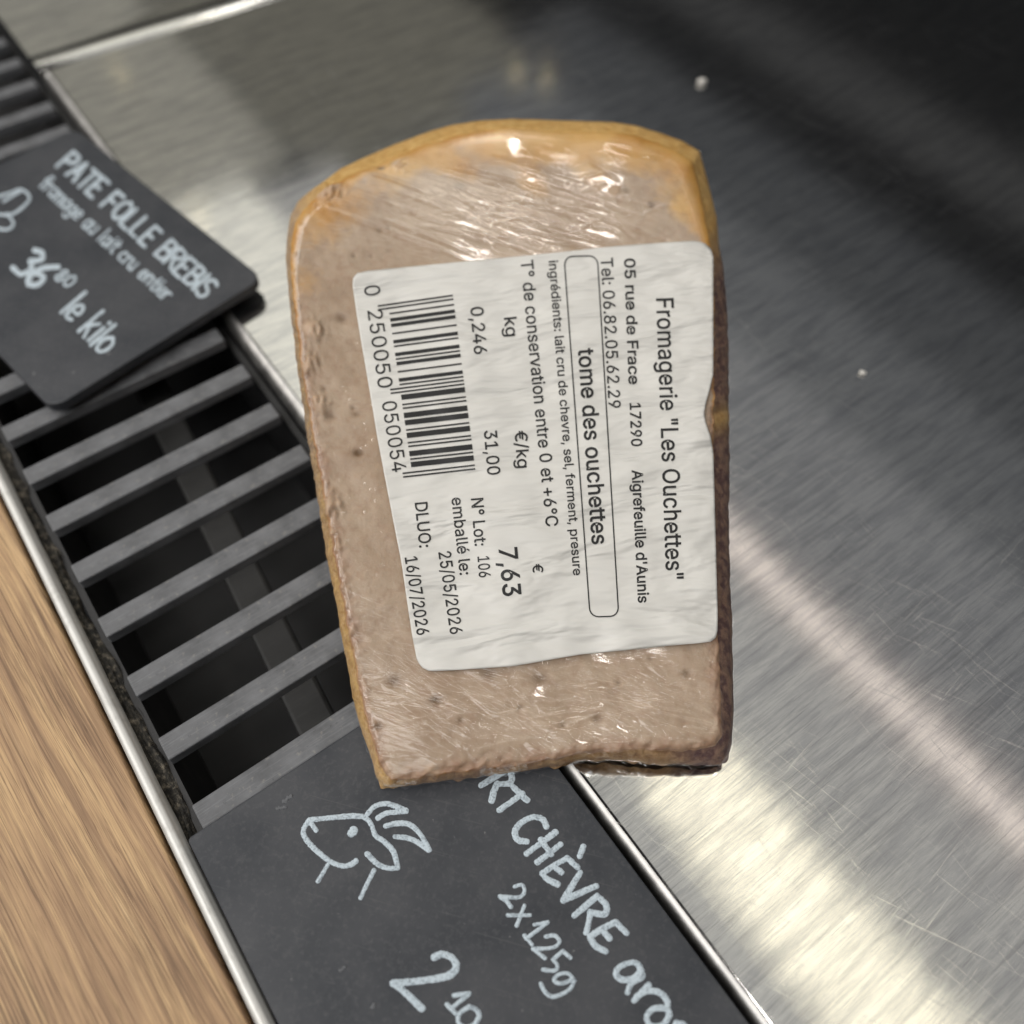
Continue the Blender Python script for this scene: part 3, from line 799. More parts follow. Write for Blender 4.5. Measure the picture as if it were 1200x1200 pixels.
STROKES = {  # hand-printed letters on a 0..4 wide, 0..6 high grid
    'P': [[(0, 0), (0, 6)], [(0, 6), (2.6, 5.8), (3, 4.4), (2, 3.2), (0, 3)]], 'A': [[(0, 0), (1.6, 6)], [(1.6, 6), (3.2, 0)], [(.6, 2.2), (2.7, 2.2)]],
    'T': [[(1.6, 0), (1.6, 6)], [(0, 6), (3.4, 6)]], 'E': [[(0, 0), (0, 6)], [(0, 6), (2.8, 6)], [(0, 3.1), (2.2, 3.1)], [(0, 0), (2.8, 0)]],
    'F': [[(0, 0), (0, 6)], [(0, 6), (2.8, 6)], [(0, 3.1), (2.2, 3.1)]], 'O': [[(1.6, 6), (0, 4.5), (0, 1.5), (1.6, 0), (3.2, 1.5), (3.2, 4.5), (1.6, 6)]],
    'L': [[(0, 6), (0, 0)], [(0, 0), (2.6, 0)]], 'B': [[(0, 0), (0, 6)], [(0, 6), (2.6, 5.6), (2.4, 3.6), (0, 3.2)], [(0, 3.2), (3, 2.8), (2.8, .4), (0, 0)]],
    'R': [[(0, 0), (0, 6)], [(0, 6), (2.8, 5.6), (2.6, 3.6), (0, 3.1)], [(1, 3.1), (3.1, 0)]], 'I': [[(.4, 0), (.4, 6)]],
    'S': [[(3, 5.4), (1.6, 6), (.2, 5), (.6, 3.5), (2.6, 2.6), (2.8, .9), (1.4, 0), (0, .7)]],
    'f': [[(2.2, 5.6), (1.2, 5.8), (.8, 4.6), (.8, 0)], [(0, 3.6), (2, 3.6)]], 'r': [[(0, 0), (0, 3.8)], [(0, 2.6), (.9, 3.7), (1.8, 3.5)]],
    'o': [[(1.3, 3.8), (0, 2.6), (.2, .8), (1.3, 0), (2.6, 1), (2.6, 2.8), (1.3, 3.8)]], 'm': [[(0, 0), (0, 3.8)], [(0, 2.8), (1, 3.8), (1.7, 3), (1.7, 0)], [(1.7, 2.8), (2.7, 3.8), (3.4, 3), (3.4, 0)]],
    'a': [[(2.4, 3.6), (.8, 3.6), (0, 1.8), (.8, 0), (2.3, 1.4)], [(2.4, 3.8), (2.4, 0)]], 'g': [[(2.4, 3.6), (.8, 3.6), (0, 1.9), (.8, .3), (2.4, 1.5)], [(2.4, 3.8), (2.4, -1), (1.2, -1.8), (.2, -1.2)]],
    'e': [[(0, 1.9), (2.4, 2.1), (1.8, 3.7), (.5, 3.4), (0, 1.8), (.6, .2), (2.3, .5)]], 'u': [[(0, 3.8), (.1, .8), (1.1, 0), (2.2, 1)], [(2.3, 3.8), (2.3, 0)]],
    'l': [[(.4, 6), (.4, 0)]], 'i': [[(.4, 3.8), (.4, 0)], [(.4, 5), (.4, 5.3)]], 't': [[(.9, 5.4), (.9, .6), (1.9, 0)], [(0, 3.7), (2, 3.7)]],
    'c': [[(2.2, 3.3), (1, 3.8), (0, 2.2), (.5, .4), (2.2, .4)]], 'n': [[(0, 0), (0, 3.8)], [(0, 2.7), (1.2, 3.8), (2.2, 2.9), (2.2, 0)]],
    'k': [[(0, 0), (0, 6)], [(2.2, 3.8), (0, 1.8)], [(.7, 2.4), (2.3, 0)]],
    '3': [[(0, 5.4), (1.6, 6), (2.8, 5), (1.4, 3.4)], [(1.4, 3.4), (3, 2.4), (2.4, .4), (0, .3)]], '6': [[(2.6, 6), (.6, 4), (0, 1.6), (1.2, 0), (2.8, 1), (2.4, 2.8), (.4, 2.4)]],
    '8': [[(1.4, 3.2), (.2, 4.6), (1.4, 6), (2.6, 4.8), (1.4, 3.2), (0, 1.4), (1.4, 0), (2.8, 1.4), (1.4, 3.2)]], '0': [[(1.6, 6), (0, 4), (.2, 1.4), (1.5, 0), (3, 1.6), (2.9, 4.4), (1.6, 6)]],
}
ADV = {' ': 2.6, 'I': 1.6, 'l': 1.6, 'i': 1.5, 'm': 4.3, 'f': 2.6, 't': 2.6, 'r': 2.5}


def handwrite(text, p0, p1, upv):
    """strokes for text along the baseline p0-p1 with letter-height vector upv (photo positions)"""
    low = any(ch.islower() for ch in text)
    adv = lambda ch: ADV.get(ch, 3.4 if ch.islower() else 4.1)
    tot = sum(adv(ch) for ch in text)
    p0, p1, upv = (np.array(q, float) for q in (p0, p1, upv))
    ex = (p1 - p0) / tot
    ey = upv / 6
    x, out = 0, []
    for ch in text:
        jx, jy = random.uniform(-.15, .15), random.uniform(-.2, .2)
        for s in STROKES.get(ch, []):
            out.append([tuple(p0 + ex * (x + a + jx) + ey * (b + jy)) for a, b in s])
        x += adv(ch)
    return out


chalk('sign_title', handwrite('PATE FOLLE BREBIS', (67, 195), (240, 352), (20, -17)), on_far, 4.3, far)
chalk('sign_subtitle', handwrite('fromage au lait cru entier', (45, 218), (194, 354), (14.5, -13)), on_far, 2.8, far)
chalk('price_number', handwrite('36', (14, 314), (44, 341), (30, -24)), on_far, 6.6, far)
chalk('price_cents', handwrite('80', (63, 326), (82, 338), (12, -11)), on_far, 3.0, far)
chalk('price_unit', handwrite('le kilo', (70, 366), (120, 418), (29, -24)), on_far, 4.3, far)
chalk('sheep_drawing', [[(-8, 232), (12, 226), (25, 222), (35, 232), (24, 245), (10, 252), (-6, 250)], [(4, 236), (24, 224)], [(8, 250), (16, 262), (8, 269), (-8, 266)]], on_far, 3.4, far)

# ------------------------------------------------------------------ cheese
def solve_plane():
    p, q = at(600, 885, .0085), at(600, 150, .046)
    b = (q[2] - p[2]) / (q[1] - p[1])
    return p[2] - b * p[1], b


PA, PB = solve_plane()
AL = math.atan(PB)
EX, EY, EN = np.array([1.0, 0, 0]), np.array([0, math.cos(AL), math.sin(AL)]), np.array([0, -math.sin(AL), math.cos(AL)])


def on_plane(x, y, lift=0.0):
    x, y = np.asarray(x, float), np.asarray(y, float)
    d = FW + RT * ((x - 600) / FPX)[..., None] - UP * ((y - 600) / FPX)[..., None]
    p0 = np.array([0, 0, PA]) + EN * lift * 1e-3
    t = ((p0 - CAM) @ EN) / (d @ EN)
    return CAM + d * t[..., None]


FC = on_plane(600, 530)


def to_local(P): return np.stack([(P - FC) @ EX, (P - FC) @ EY], -1) * 1e3
def local(x, y): return to_local(on_plane(x, y))
def to_world(X, Y, h): return FC + (EX * X[..., None] + EY * Y[..., None] + EN * h[..., None]) * 1e-3


def project(P):
    d = P - CAM
    z = d @ FW
    return 600 + FPX * (d @ RT) / z, 600 - FPX * (d @ UP) / z


OUTER = [(340, 253), (350, 235), (368, 220), (380, 212), (400, 197), (430, 183), (465, 168), (500, 155), (530, 146), (565, 141), (600, 139), (660, 141), (690, 142), (720, 143), (745, 147), (775, 156), (800, 165), (820, 177), (825, 195), (832, 222), (840, 255), (843, 290), (848, 315), (851, 350), (853, 380), (854, 420), (854, 470), (855, 540), (855, 570), (854, 600), (855, 650), (856, 690), (858, 725), (859, 800), (860, 830), (858, 868), (853, 886), (845, 896), (830, 897), (800, 896), (760, 895), (735, 891), (715, 890), (700, 893), (680, 891), (665, 895), (640, 899), (600, 905), (580, 907), (560, 910), (540, 912), (520, 915), (490, 919), (465, 922), (447, 922), (441, 910), (436, 890), (425, 860), (416, 830), (409, 790), (401, 750), (393, 700), (386, 670), (381, 640), (375, 600), (367, 550), (360, 510), (355, 470), (350, 440), (345, 400), (340, 360), (337, 330), (335, 305), (336, 280)]
INNER = [(343, 256), (353, 239), (370, 224), (382, 216), (402, 201), (432, 187), (467, 172), (502, 159), (532, 150), (566, 145), (600, 143), (660, 145), (690, 146), (720, 147), (745, 151), (774, 160), (797, 169), (815, 181), (820, 197), (826, 226), (832, 262), (837, 300), (838, 350), (838, 400), (838, 470), (837, 540), (838, 600), (840, 650), (841, 700), (843, 760), (846, 830), (846, 862), (838, 874), (820, 879), (800, 880), (760, 879), (720, 881), (680, 884), (640, 892), (600, 898), (560, 903), (520, 908), (480, 913), (458, 915), (450, 908), (445, 890), (434, 855), (425, 820), (418, 785), (411, 745), (402, 695), (393, 650), (385, 605), (376, 555), (367, 510), (360, 470), (354, 440), (349, 400), (344, 360), (341, 330), (339, 305), (339, 280)]
CEN = np.array([600.0, 530.0])
INNER = [(x - 2.6 * min(1, max(0, (y - 420) / 120)), y) if x < 470 and 420 < y < 900 else (x, y) for x, y in INNER]


def radial(poly, n):
    """distance from CEN to poly along n evenly spread directions (by outline length of the frame)"""
    P = np.array(poly) - CEN
    ang = np.arctan2(P[:, 1], P[:, 0])
    rad = np.hypot(P[:, 0], P[:, 1])
    # straight edges: ray / segment intersection
    out = np.zeros(n)
    dirs = DIRS[n]
    Q = np.roll(P, -1, 0)
    for i, d in enumerate(dirs):
        e = Q - P
        den = d[0] * e[:, 1] - d[1] * e[:, 0]
        t = (P[:, 0] * e[:, 1] - P[:, 1] * e[:, 0]) / np.where(abs(den) < 1e-9, 1e-9, den)
        s = (P[:, 0] * d[1] - P[:, 1] * d[0]) / np.where(abs(den) < 1e-9, 1e-9, den)
        ok = (t > 0) & (s >= -1e-6) & (s <= 1 + 1e-6)
        out[i] = t[ok].max() if ok.any() else 100
    return out


DIRS = {}


def make_dirs(n):
    # spread directions so that points along the outline are about evenly spaced
    P = np.array(OUTER)
    seg = np.linalg.norm(np.roll(P, -1, 0) - P, axis=1)
    cum = np.concatenate([[0], np.cumsum(seg)])
    s = np.linspace(0, cum[-1], n, endpoint=False)
    Pc = np.vstack([P, P[:1]])
    q = np.stack([np.interp(s, cum, Pc[:, k]) for k in range(2)], 1) - CEN
    DIRS[n] = q / np.linalg.norm(q, axis=1)[:, None]


_waves = {}


def noise2(X, Y, wl, seed, n=14):
    """smooth random field, wavelength wl (mm), roughly -1..1"""
    key = (wl, seed)
    if key not in _waves:
        r = np.random.default_rng(seed)
        a = r.uniform(0, 2 * math.pi, n)
        k = 2 * math.pi / wl * r.uniform(.6, 1.7, n)
        _waves[key] = (k * np.cos(a), k * np.sin(a), r.uniform(0, 6.28, n))
    out = np.zeros_like(X)
    for kx, ky, ph in zip(*_waves[key]): out += np.sin(X * kx + Y * ky + ph)
    return out / math.sqrt(n) / 1.2


PITS = [(447, 195, 1.0, .9), (463, 190, 1.4, .5), (541, 217, 1.8, .5), (765, 240, 1.1, .7), (735, 225, .9, .5), (400, 372, 1.6, .6), (414, 478, .8, .5), (420, 531, 1.4, .9), (417, 485, 1.3, .5), (462, 798, 1.9, .6), (512, 821, 1.5, .9), (573, 790, 1.9, .5), (632, 796, 2.0, .6), (445, 852, 1.0, .6), (700, 842, 1.4, .5), (805, 790, 1.2, .5), (387, 487, 1.6, .5), (445, 270, .5, .8), (455, 266, .5, .7), (415, 300, .5, .7), (455, 295, .4, .6), (435, 300, .4, .6), (380, 455, .9, .5), (660, 850, .8, .5), (610, 830, .7, .5), (762, 772, .8, .4), (725, 800, .7, .5), (540, 845, .8, .4)]
CURDS = [(380, 226, 3.0, 1.6), (392, 222, 2.5, 1.2), (468, 193, 2.6, .8), (365, 386, 2.4, 1.3), (371, 394, 1.6, .9), (361, 430, 2.0, 1.1), (366, 422, 1.4, .9), (373, 470, 1.6, 1.0), (376, 478, 1.7, .9), (388, 592, 2.2, 1.2), (385, 598, 1.5, .9), (389, 625, 1.5, .8), (396, 640, 1.2, .7), (720, 225, 2.6, .8), (700, 220, 2.0, .7), (345, 300, 1.4, .7), (342, 320, 1.2, .6), (455, 905, 2.0, .6), (505, 905, 2.0, .5), (404, 690, 1.2, .6), (412, 740, 1.2, .5), (425, 800, 1.0, .5)]


def face_height(X, Y, d, px, py):
    """height of the cut face over its plane (mm); d = distance to the edge (mm)"""
    h = .35 * noise2(X, Y, 34, 1) + .16 * noise2(X, Y, 11, 2) + .06 * noise2(X, Y, 4, 3)
    topw = np.clip((330 - py) / 120, 0, 1)
    r = 1.6 + 3.8 * topw
    t = np.clip(1 - d / r, 0, 1)
    h -= r * .55 * (1 - np.sqrt(np.clip(1 - t ** 2, 0, 1)))
    smooth_h = h.copy()
    # crumbly cut edge away from the crust
    rough = np.clip(1 - d / 3.5, 0, 1) * np.clip((py - 250) / 80, 0, 1)
    h += rough * (.28 * noise2(X, Y, 3.2, 41) + .16 * noise2(X, Y, 1.5, 42))
    pit = np.zeros_like(X)
    curd = np.zeros_like(X)
    for x, y, rad, s in PITS:
        q = local(x, y)
        dx, dy = X - q[0], Y - q[1]
        e = np.exp(-((dx / rad) ** 2 + (dy / (rad * .75)) ** 2) * 1.6)
        h -= e * s * .9
        pit = np.maximum(pit, e * s)
    for x, y, rad, s in CURDS:
        q = local(x, y)
        wob = 1 + .35 * noise2(X, Y, 2.6, 9)
        e = np.exp(-(((X - q[0]) ** 2 + (Y - q[1]) ** 2) / (rad * wob) ** 2) * 1.4)
        h += e * s * .85
        curd = np.maximum(curd, np.clip(e * 1.5 - .35, 0, 1) * min(1, s * .8))
    return h, pit, np.clip(curd, 0, .85), smooth_h


def cheese_rings(n, m):
    make_dirs(n)
    ri, ro = radial(INNER, n), radial(OUTER, n)
    D = DIRS[n]
    th_ = np.arctan2(D[:, 1], D[:, 0])
    jag = sum(w * np.sin(th_ * k_ + k_ * 1.7) for k_, w in ((41, .5), (67, .45), (103, .4), (151, .3), (211, .25))) * np.clip((CEN[1] + ri * D[:, 1] - 260) / 100, .3, 1)
    ri, ro = ri + jag * 1.1, ro + jag * .55
    s = 1 - (1 - np.linspace(.012, 1, m)) ** 1.25
    px = CEN[0] + s[:, None] * ri * D[:, 0]
    py = CEN[1] + s[:, None] * ri * D[:, 1]
    L = local(px, py)
    X, Y = L[..., 0], L[..., 1]
    rim = np.hypot(X[-1], Y[-1])
    # distance to the outline ~ (1-s) * radius * cosine of the outline slope
    tx = np.gradient(np.concatenate([X[-1][-1:], X[-1], X[-1][:1]]))[1:-1]
    ty = np.gradient(np.concatenate([Y[-1][-1:], Y[-1], Y[-1][:1]]))[1:-1]
    tl = np.hypot(tx, ty)
    cosn = np.abs(X[-1] * ty - Y[-1] * tx) / (tl * rim)
    cosn = np.clip(np.convolve(np.concatenate([cosn[-6:], cosn, cosn[:6]]), np.ones(13) / 13, 'valid'), .3, 1)
    d = (1 - s)[:, None] * rim * cosn
    return px, py, X, Y, d, ri, ro, D, n, m


def ring_faces(n, m, start=0):
    f = []
    for i in range(m - 1):
        a = start + i * n
        for j in range(n):
            k = (j + 1) % n
            f.append((a + j, a + n + j, a + n + k, a + k))
    return f


root_p = on_plane(600, 560)
cheese = empty('cheese_wedge', (root_p[0], root_p[1], Z2 * 1e-3))
tag(cheese, 'wedge of tomme cheese wrapped in cling film with a white price label', 'cheese')

NA, NR = 760, 150
px, py, X, Y, d, ri, ro, D, _, _ = cheese_rings(NA, NR)
h, pit, curd, _ = face_height(X, Y, d, px, py)
# orange rind showing through along the crust side of the face
key = np.array([(340, 300, 2.0), (345, 256, 3.5), (380, 215, 8), (430, 185, 9), (500, 158, 15), (560, 146, 18), (620, 143, 21), (690, 146, 21), (745, 151, 19), (797, 169, 16), (820, 200, 12), (832, 262, 5), (838, 330, 2.0), (838, 420, 1.2), (838, 600, .6), (841, 700, .5), (846, 860, .4), (640, 890, .2), (450, 910, .6), (425, 820, .8), (393, 650, .8), (367, 510, .8), (349, 400, 1.2)])
ka = np.arctan2(key[:, 1] - CEN[1], key[:, 0] - CEN[0])
o_ = np.argsort(ka)
ang = np.arctan2(D[:, 1], D[:, 0])
dep = np.interp(ang, ka[o_], key[o_, 2], period=2 * math.pi)
rind_a = np.clip(1 - d / (dep * (1 + .25 * noise2(X, Y, 16, 21))), 0, 1)
rind_a = rind_a * rind_a * (3 - 2 * rind_a)
for x_, y_, r_, s_ in ((378, 248, 9, .62), (400, 232, 8, .5), (455, 200, 9, .45), (800, 205, 9, .55), (355, 330, 6, .35), (815, 250, 6, .4)):
    q_ = local(x_, y_)
    rind_a = np.maximum(rind_a, s_ * np.exp(-((X - q_[0]) ** 2 + (Y - q_[1]) ** 2) / r_ ** 2 * (1 + .3 * noise2(X, Y, 10, 51))))
edge_a = np.clip(1 - d / (3.2 * (1 + .5 * noise2(X, Y, 9, 22))), 0, 1) * np.clip((py - 300) / 150, 0, 1)
face_v = to_world(X, Y, h).reshape(-1, 3)
mesh_obj('cut_face', np.vstack([face_v, [face_v[:NA].mean(0)]]),
         ring_faces(NA, NR) + [(NR * NA, j, (j + 1) % NA) for j in range(NA)], M_PASTE, cheese, True,
         {'rind': np.append(rind_a.ravel(), 0), 'pit': np.append(np.clip(pit.ravel() * 1.5, 0, 1), 0), 'curd': np.append(curd.ravel(), 0), 'edge': np.append(edge_a.ravel(), 0)})

# side walls: from the face edge out to the silhouette, then down and in to the base
edge = to_world(X[-1], Y[-1], h[-1])


def wall_rings(edge, grow=0.0):
    pxo, pyo = CEN[0] + ro * D[:, 0], CEN[1] + ro * D[:, 1]
    topw = np.clip((300 - pyo) / 100, 0, 1)
    low = np.clip((pyo - 860) / 25, 0, 1)
    drop = 4.5 * (1 - topw) + 2.5 * topw
    drop = np.minimum(drop, edge[:, 2] * 1e3 - 3.2)
    zo = edge[:, 2] - drop * 1e-3
    dv_ = FW + RT * ((pxo - 600) / FPX)[:, None] - UP * ((pyo - 600) / FPX)[:, None]
    out = CAM + dv_ * ((zo - H) / dv_[:, 2])[:, None]
    c0 = edge.mean(0)
    rad = out[:, :2] - c0[:2]
    rad /= np.linalg.norm(rad, axis=1)[:, None]
    nz = np.array([.35 * math.sin(i * .19) + .25 * math.sin(i * .47 + 1) + .2 * math.sin(i * 1.03) for i in range(len(edge))]) * 1e-3
    rings = []
    for t in (.25, .5, .75, 1):
        p = edge + (out - edge) * t
        bul = math.sin(t * math.pi) * .5e-3 * np.clip(np.linalg.norm(out - edge, axis=1) * 300, 0, 1)
        p[:, :2] += rad * bul[:, None]
        rings.append(p)
    base_z = np.where(low > 0, 2.35e-3, 2.35e-3)
    for t, ins in ((.3, .2), (.6, .9), (.85, 1.8), (1, 3.5)):
        p = out.copy()
        p[:, 2] = out[:, 2] + (base_z - out[:, 2]) * t
        p[:, :2] -= rad * ((ins * 1e-3) * (1 - .75 * low) - nz * math.sin(t * 2.6))[:, None]
        rings.append(p)
    if grow:
        for p in rings: p[:, :2] += rad * grow; p[:, 2] += grow * .4
    return rings, pxo, pyo


rings, pxo, pyo = wall_rings(edge)
brown_shade = np.clip((pxo - 720) / 100, 0, 1) * np.clip((pyo - 255) / 60, 0, 1) * (1 - .75 * np.exp(-((pyo - 488) / 16) ** 2))  # right wall: browner crust, with its shade put into the colour too
brown_shade = np.maximum(brown_shade, np.clip((pyo - 850) / 30, 0, 1) * np.clip((pxo - 455) / 30, 0, 1) * .6)
wv = np.vstack([edge] + rings)
mesh_obj('rind', wv, ring_faces(NA, len(rings) + 1), M_RIND, cheese, True, {'pale': np.tile(np.clip((pyo - 210) / 40, 0, 1) * np.clip((640 - pxo) / 60, 0, 1) * np.clip(1 - (pyo - 520) / 300, .4, 1), len(rings) + 1), 'brown_shade': np.tile(brown_shade, len(rings) + 1)})

# cling film over face and walls
NF, MF = 1100, 320
fpx, fpy, FX, FY, fd, ri, ro, D, _, _ = cheese_rings(NF, MF)
_, _, _, fh = face_height(FX, FY, fd, fpx, fpy)
base_h = .35 * noise2(FX, FY, 34, 1) + .16 * noise2(FX, FY, 11, 2)
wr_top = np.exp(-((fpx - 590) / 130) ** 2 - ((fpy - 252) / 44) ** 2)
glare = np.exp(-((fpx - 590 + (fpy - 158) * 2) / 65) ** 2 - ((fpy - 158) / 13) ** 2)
wr_bot = np.exp(-((fpy - 835) / 62) ** 2)
wr_left = np.exp(-((fpx - 430) / 50) ** 2) * np.clip((fpy - 650) / 120, 0, 1) * .5
wr_rt = np.exp(-((fpx - 780) / 70) ** 2 - ((fpy - 240) / 60) ** 2) * .12
wr = np.clip(wr_top + wr_bot + wr_left + wr_rt + .04, 0, 1)
ridge = np.zeros_like(FX)
rr = np.random.default_rng(5)
segs = []
for _ in range(30):
    x, y = rr.uniform(450, 720), rr.uniform(200, 295)
    segs.append((x, y, math.radians(rr.normal(18, 5)), rr.uniform(35, 120), rr.uniform(.14, .36)))
for _ in range(16):
    x, y = rr.uniform(560, 660), rr.uniform(235, 262)
    segs.append((x, y, math.radians(rr.normal(20, 12)), rr.uniform(10, 40), rr.uniform(.2, .4)))
for _ in range(10):
    x, y = rr.uniform(680, 810), rr.uniform(165, 270)
    segs.append((x, y, math.radians(rr.choice([-18, 45, 15])), rr.uniform(14, 40), rr.uniform(.12, .28)))
for _ in range(70):
    x, y = rr.uniform(450, 840), rr.uniform(780, 893)
    segs.append((x, y, math.radians(rr.choice([20, 12, -9, 30]) + rr.normal(0, 5)), rr.uniform(14, 60), rr.uniform(.14, .30)))
for _ in range(12):
    x, y = rr.uniform(415, 475), rr.uniform(715, 790)
    segs.append((x, y, math.radians(rr.normal(8, 6)), rr.uniform(8, 26), rr.uniform(.1, .22)))
for x, y, a_, L_, amp in segs:
    p0, p1 = local(x - L_ * math.cos(a_), y - L_ * math.sin(a_)), local(x + L_ * math.cos(a_), y + L_ * math.sin(a_))
    e = p1 - p0
    ln = np.linalg.norm(e)
    ux, uy = e / ln
    sx = (FX - p0[0]) * ux + (FY - p0[1]) * uy
    sy = -(FX - p0[0]) * uy + (FY - p0[1]) * ux + .5 * np.sin(sx / ln * 4 + x)
    w = .44
    tap = np.clip(np.minimum(sx, ln - sx) / (ln * .3), 0, 1)
    ridge = np.maximum(ridge, amp * 1.25 * tap * np.exp(-(sy / w) ** 2))
under = np.exp(-((np.maximum(np.abs(fpx - 640) - 190, 0)) / 14) ** 2 - ((np.maximum(np.abs(fpy - 530) - 215, 0)) / 14) ** 2)
ridge *= 1 - under
film_h = fh - .12 * noise2(FX, FY, 11, 2) - .06 * noise2(FX, FY, 4, 3) + .42 - .22 * np.clip(1 - fd / 1.5, 0, 1)
gloss = np.clip(.25 + .9 * wr_top + 1.1 * glare + .75 * wr_bot + .4 * wr_rt + .2 * wr_left + .15 * np.clip((fpx - 480) / 60, 0, 1) * np.clip((fpy - 200) / 30, 0, 1), 0, 1.3)  # sheen and glare placed by zone, put into the film's reflection strength
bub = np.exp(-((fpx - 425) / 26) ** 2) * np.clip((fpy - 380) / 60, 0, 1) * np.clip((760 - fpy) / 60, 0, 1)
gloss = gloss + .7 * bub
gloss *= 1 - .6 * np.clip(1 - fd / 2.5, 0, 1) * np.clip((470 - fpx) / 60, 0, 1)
FV = to_world(FX, FY, film_h + ridge)
fedge = to_world(FX[-1], FY[-1], film_h[-1])
frings, _, _ = wall_rings(fedge, .00025)
fv = np.vstack([FV.reshape(-1, 3)] + frings + [FV[0].mean(0)[None]])
mt = MF + len(frings)
wr_all = np.concatenate([wr.ravel(), np.full(NF * len(frings), .2), [0]])
bub_all = np.concatenate([bub.ravel(), np.zeros(NF * len(frings) + 1)])
gl_ring = .22 + .55 * np.clip((fpy[-1] - 840) / 30, 0, 1) + .3 * np.clip((200 - fpy[-1]) / 30, 0, 1)
gl_all = np.concatenate([gloss.ravel(), np.tile(gl_ring, len(frings)), [.5]])
mesh_obj('cling_film', fv, ring_faces(NF, mt) + [(mt * NF, j, (j + 1) % NF) for j in range(NF)], M_FILM, cheese, True, {'wrinkle': wr_all, 'bubble': bub_all, 'gloss': gl_all})

# ------------------------------------------------------------------ label
LABEL = [(413, 334), (414, 325), (419, 320), (430, 317.5), (500, 310.5), (600, 301), (660, 295), (720, 288.5), (780, 284), (812, 282), (825, 284.5), (833, 291), (836, 300), (836, 330), (836, 400), (836, 438), (832, 455), (827, 474), (825, 484), (827, 495), (833, 512), (836, 530), (838, 600), (839.5, 660), (841, 715), (841, 738), (839, 747), (833, 752), (815, 754), (780, 757), (720, 763), (680, 767), (650, 772), (620, 777.5), (600, 780.5), (560, 783.5), (520, 786), (503, 786.5), (494, 782), (488.5, 773), (483, 745), (477, 705), (470.5, 660), (465, 632), (454, 575), (442.5, 515), (433, 457), (424, 405), (419, 375)]
LC = np.array([630.0, 530.0])


def label_height(X, Y, px, py):
    base = .35 * noise2(X, Y, 34, 1) + .16 * noise2(X, Y, 11, 2)
    wav = .17 * noise2(X * .8, Y * 1.5, 15, 31) + .05 * noise2(X * .5, Y * 1.7, 7, 32)
    amp = .45 + .8 * np.clip((px - 640) / 200, 0, 1) + .5 * np.clip((py - 640) / 140, 0, 1)
    curl = np.clip((px - 812) / 26, 0, 1)
    h = base + 1.05 + wav * amp - curl ** 2 * .25
    # the crushed corner by the crust and the lifted tear at the right edge
    h -= .35 * np.exp(-((px - 838) / 16) ** 2 - ((py - 292) / 16) ** 2)
    h += .35 * np.exp(-((px - 815) / 18) ** 2 - ((py - 480) / 26) ** 2)
    return h


def label_surface(px, py, lift=0.0):
    px, py = np.asarray(px, float), np.asarray(py, float)
    L = local(px, py)
    X, Y = L[..., 0], L[..., 1]
    h = label_height(X, Y, px, py)
    # keep the photo position: shift along the view ray for the height
    P = on_plane(px, py)
    d_ = P - CAM
    t = 1 + (h + lift) * 1e-3 / (d_ @ EN)
    return CAM + d_ * t[..., None]


def outline_resample(poly, n):
    P = np.array(poly, float)
    Pc = np.vstack([P, P[:1]])
    cum = np.concatenate([[0], np.cumsum(np.linalg.norm(np.diff(Pc, axis=0), axis=1))])
    s = np.linspace(0, cum[-1], n, endpoint=False)
    return np.stack([np.interp(s, cum, Pc[:, k]) for k in range(2)], 1)


NL, ML = 420, 90
lo = outline_resample(LABEL, NL)
s = np.linspace(.01, 1, ML)
lpx = LC[0] + s[:, None] * (lo[:, 0] - LC[0])
lpy = LC[1] + s[:, None] * (lo[:, 1] - LC[1])
LV = label_surface(lpx, lpy)
skirt = LV[-1] - EN * .14e-3
under = LV[-1] * .98 + LV[-1].mean(0) * .02 - EN * .16e-3
lab = mesh_obj('price_label', np.vstack([LV.reshape(-1, 3), skirt, under, LV[0].mean(0)[None]]),
               ring_faces(NL, ML + 2) + [((ML + 2) * NL, j, (j + 1) % NL) for j in range(NL)], M_PAPER, cheese, True)


def ink(name, poly2d_faces, lift=.10):
    v, f = poly2d_faces
    v = np.array(v, float)
    if v.shape[1] == 3: lift = lift + v[:, 2]
    return mesh_obj(name, label_surface(v[:, 0], v[:, 1], lift), f, M_INK, lab)


def area(flat):
    x, y = np.array(flat[0::2], float), np.array(flat[1::2], float)
    return .5 * np.sum(x * np.roll(y, -1) - np.roll(x, -1) * y)


def contours(sps):
    """split a glyph into layers: crossing strokes go to different layers, counters stay with their outline"""
    big = max(sps, key=lambda s: abs(area(s)))
    sign = math.copysign(1, area(big))
    outs = [s for s in sps if area(s) * sign > 0]
    holes = [s for s in sps if area(s) * sign <= 0]
    groups = [[o] for o in outs]
    for h in holes:
        c = np.array(h).reshape(-1, 2).mean(0)
        best = max(range(len(outs)), key=lambda q: (min(outs[q][0::2]) <= c[0] <= max(outs[q][0::2])) * (min(outs[q][1::2]) <= c[1] <= max(outs[q][1::2])) * 1e6 - abs(area(outs[q])))
        groups[best].append(h)
    return groups


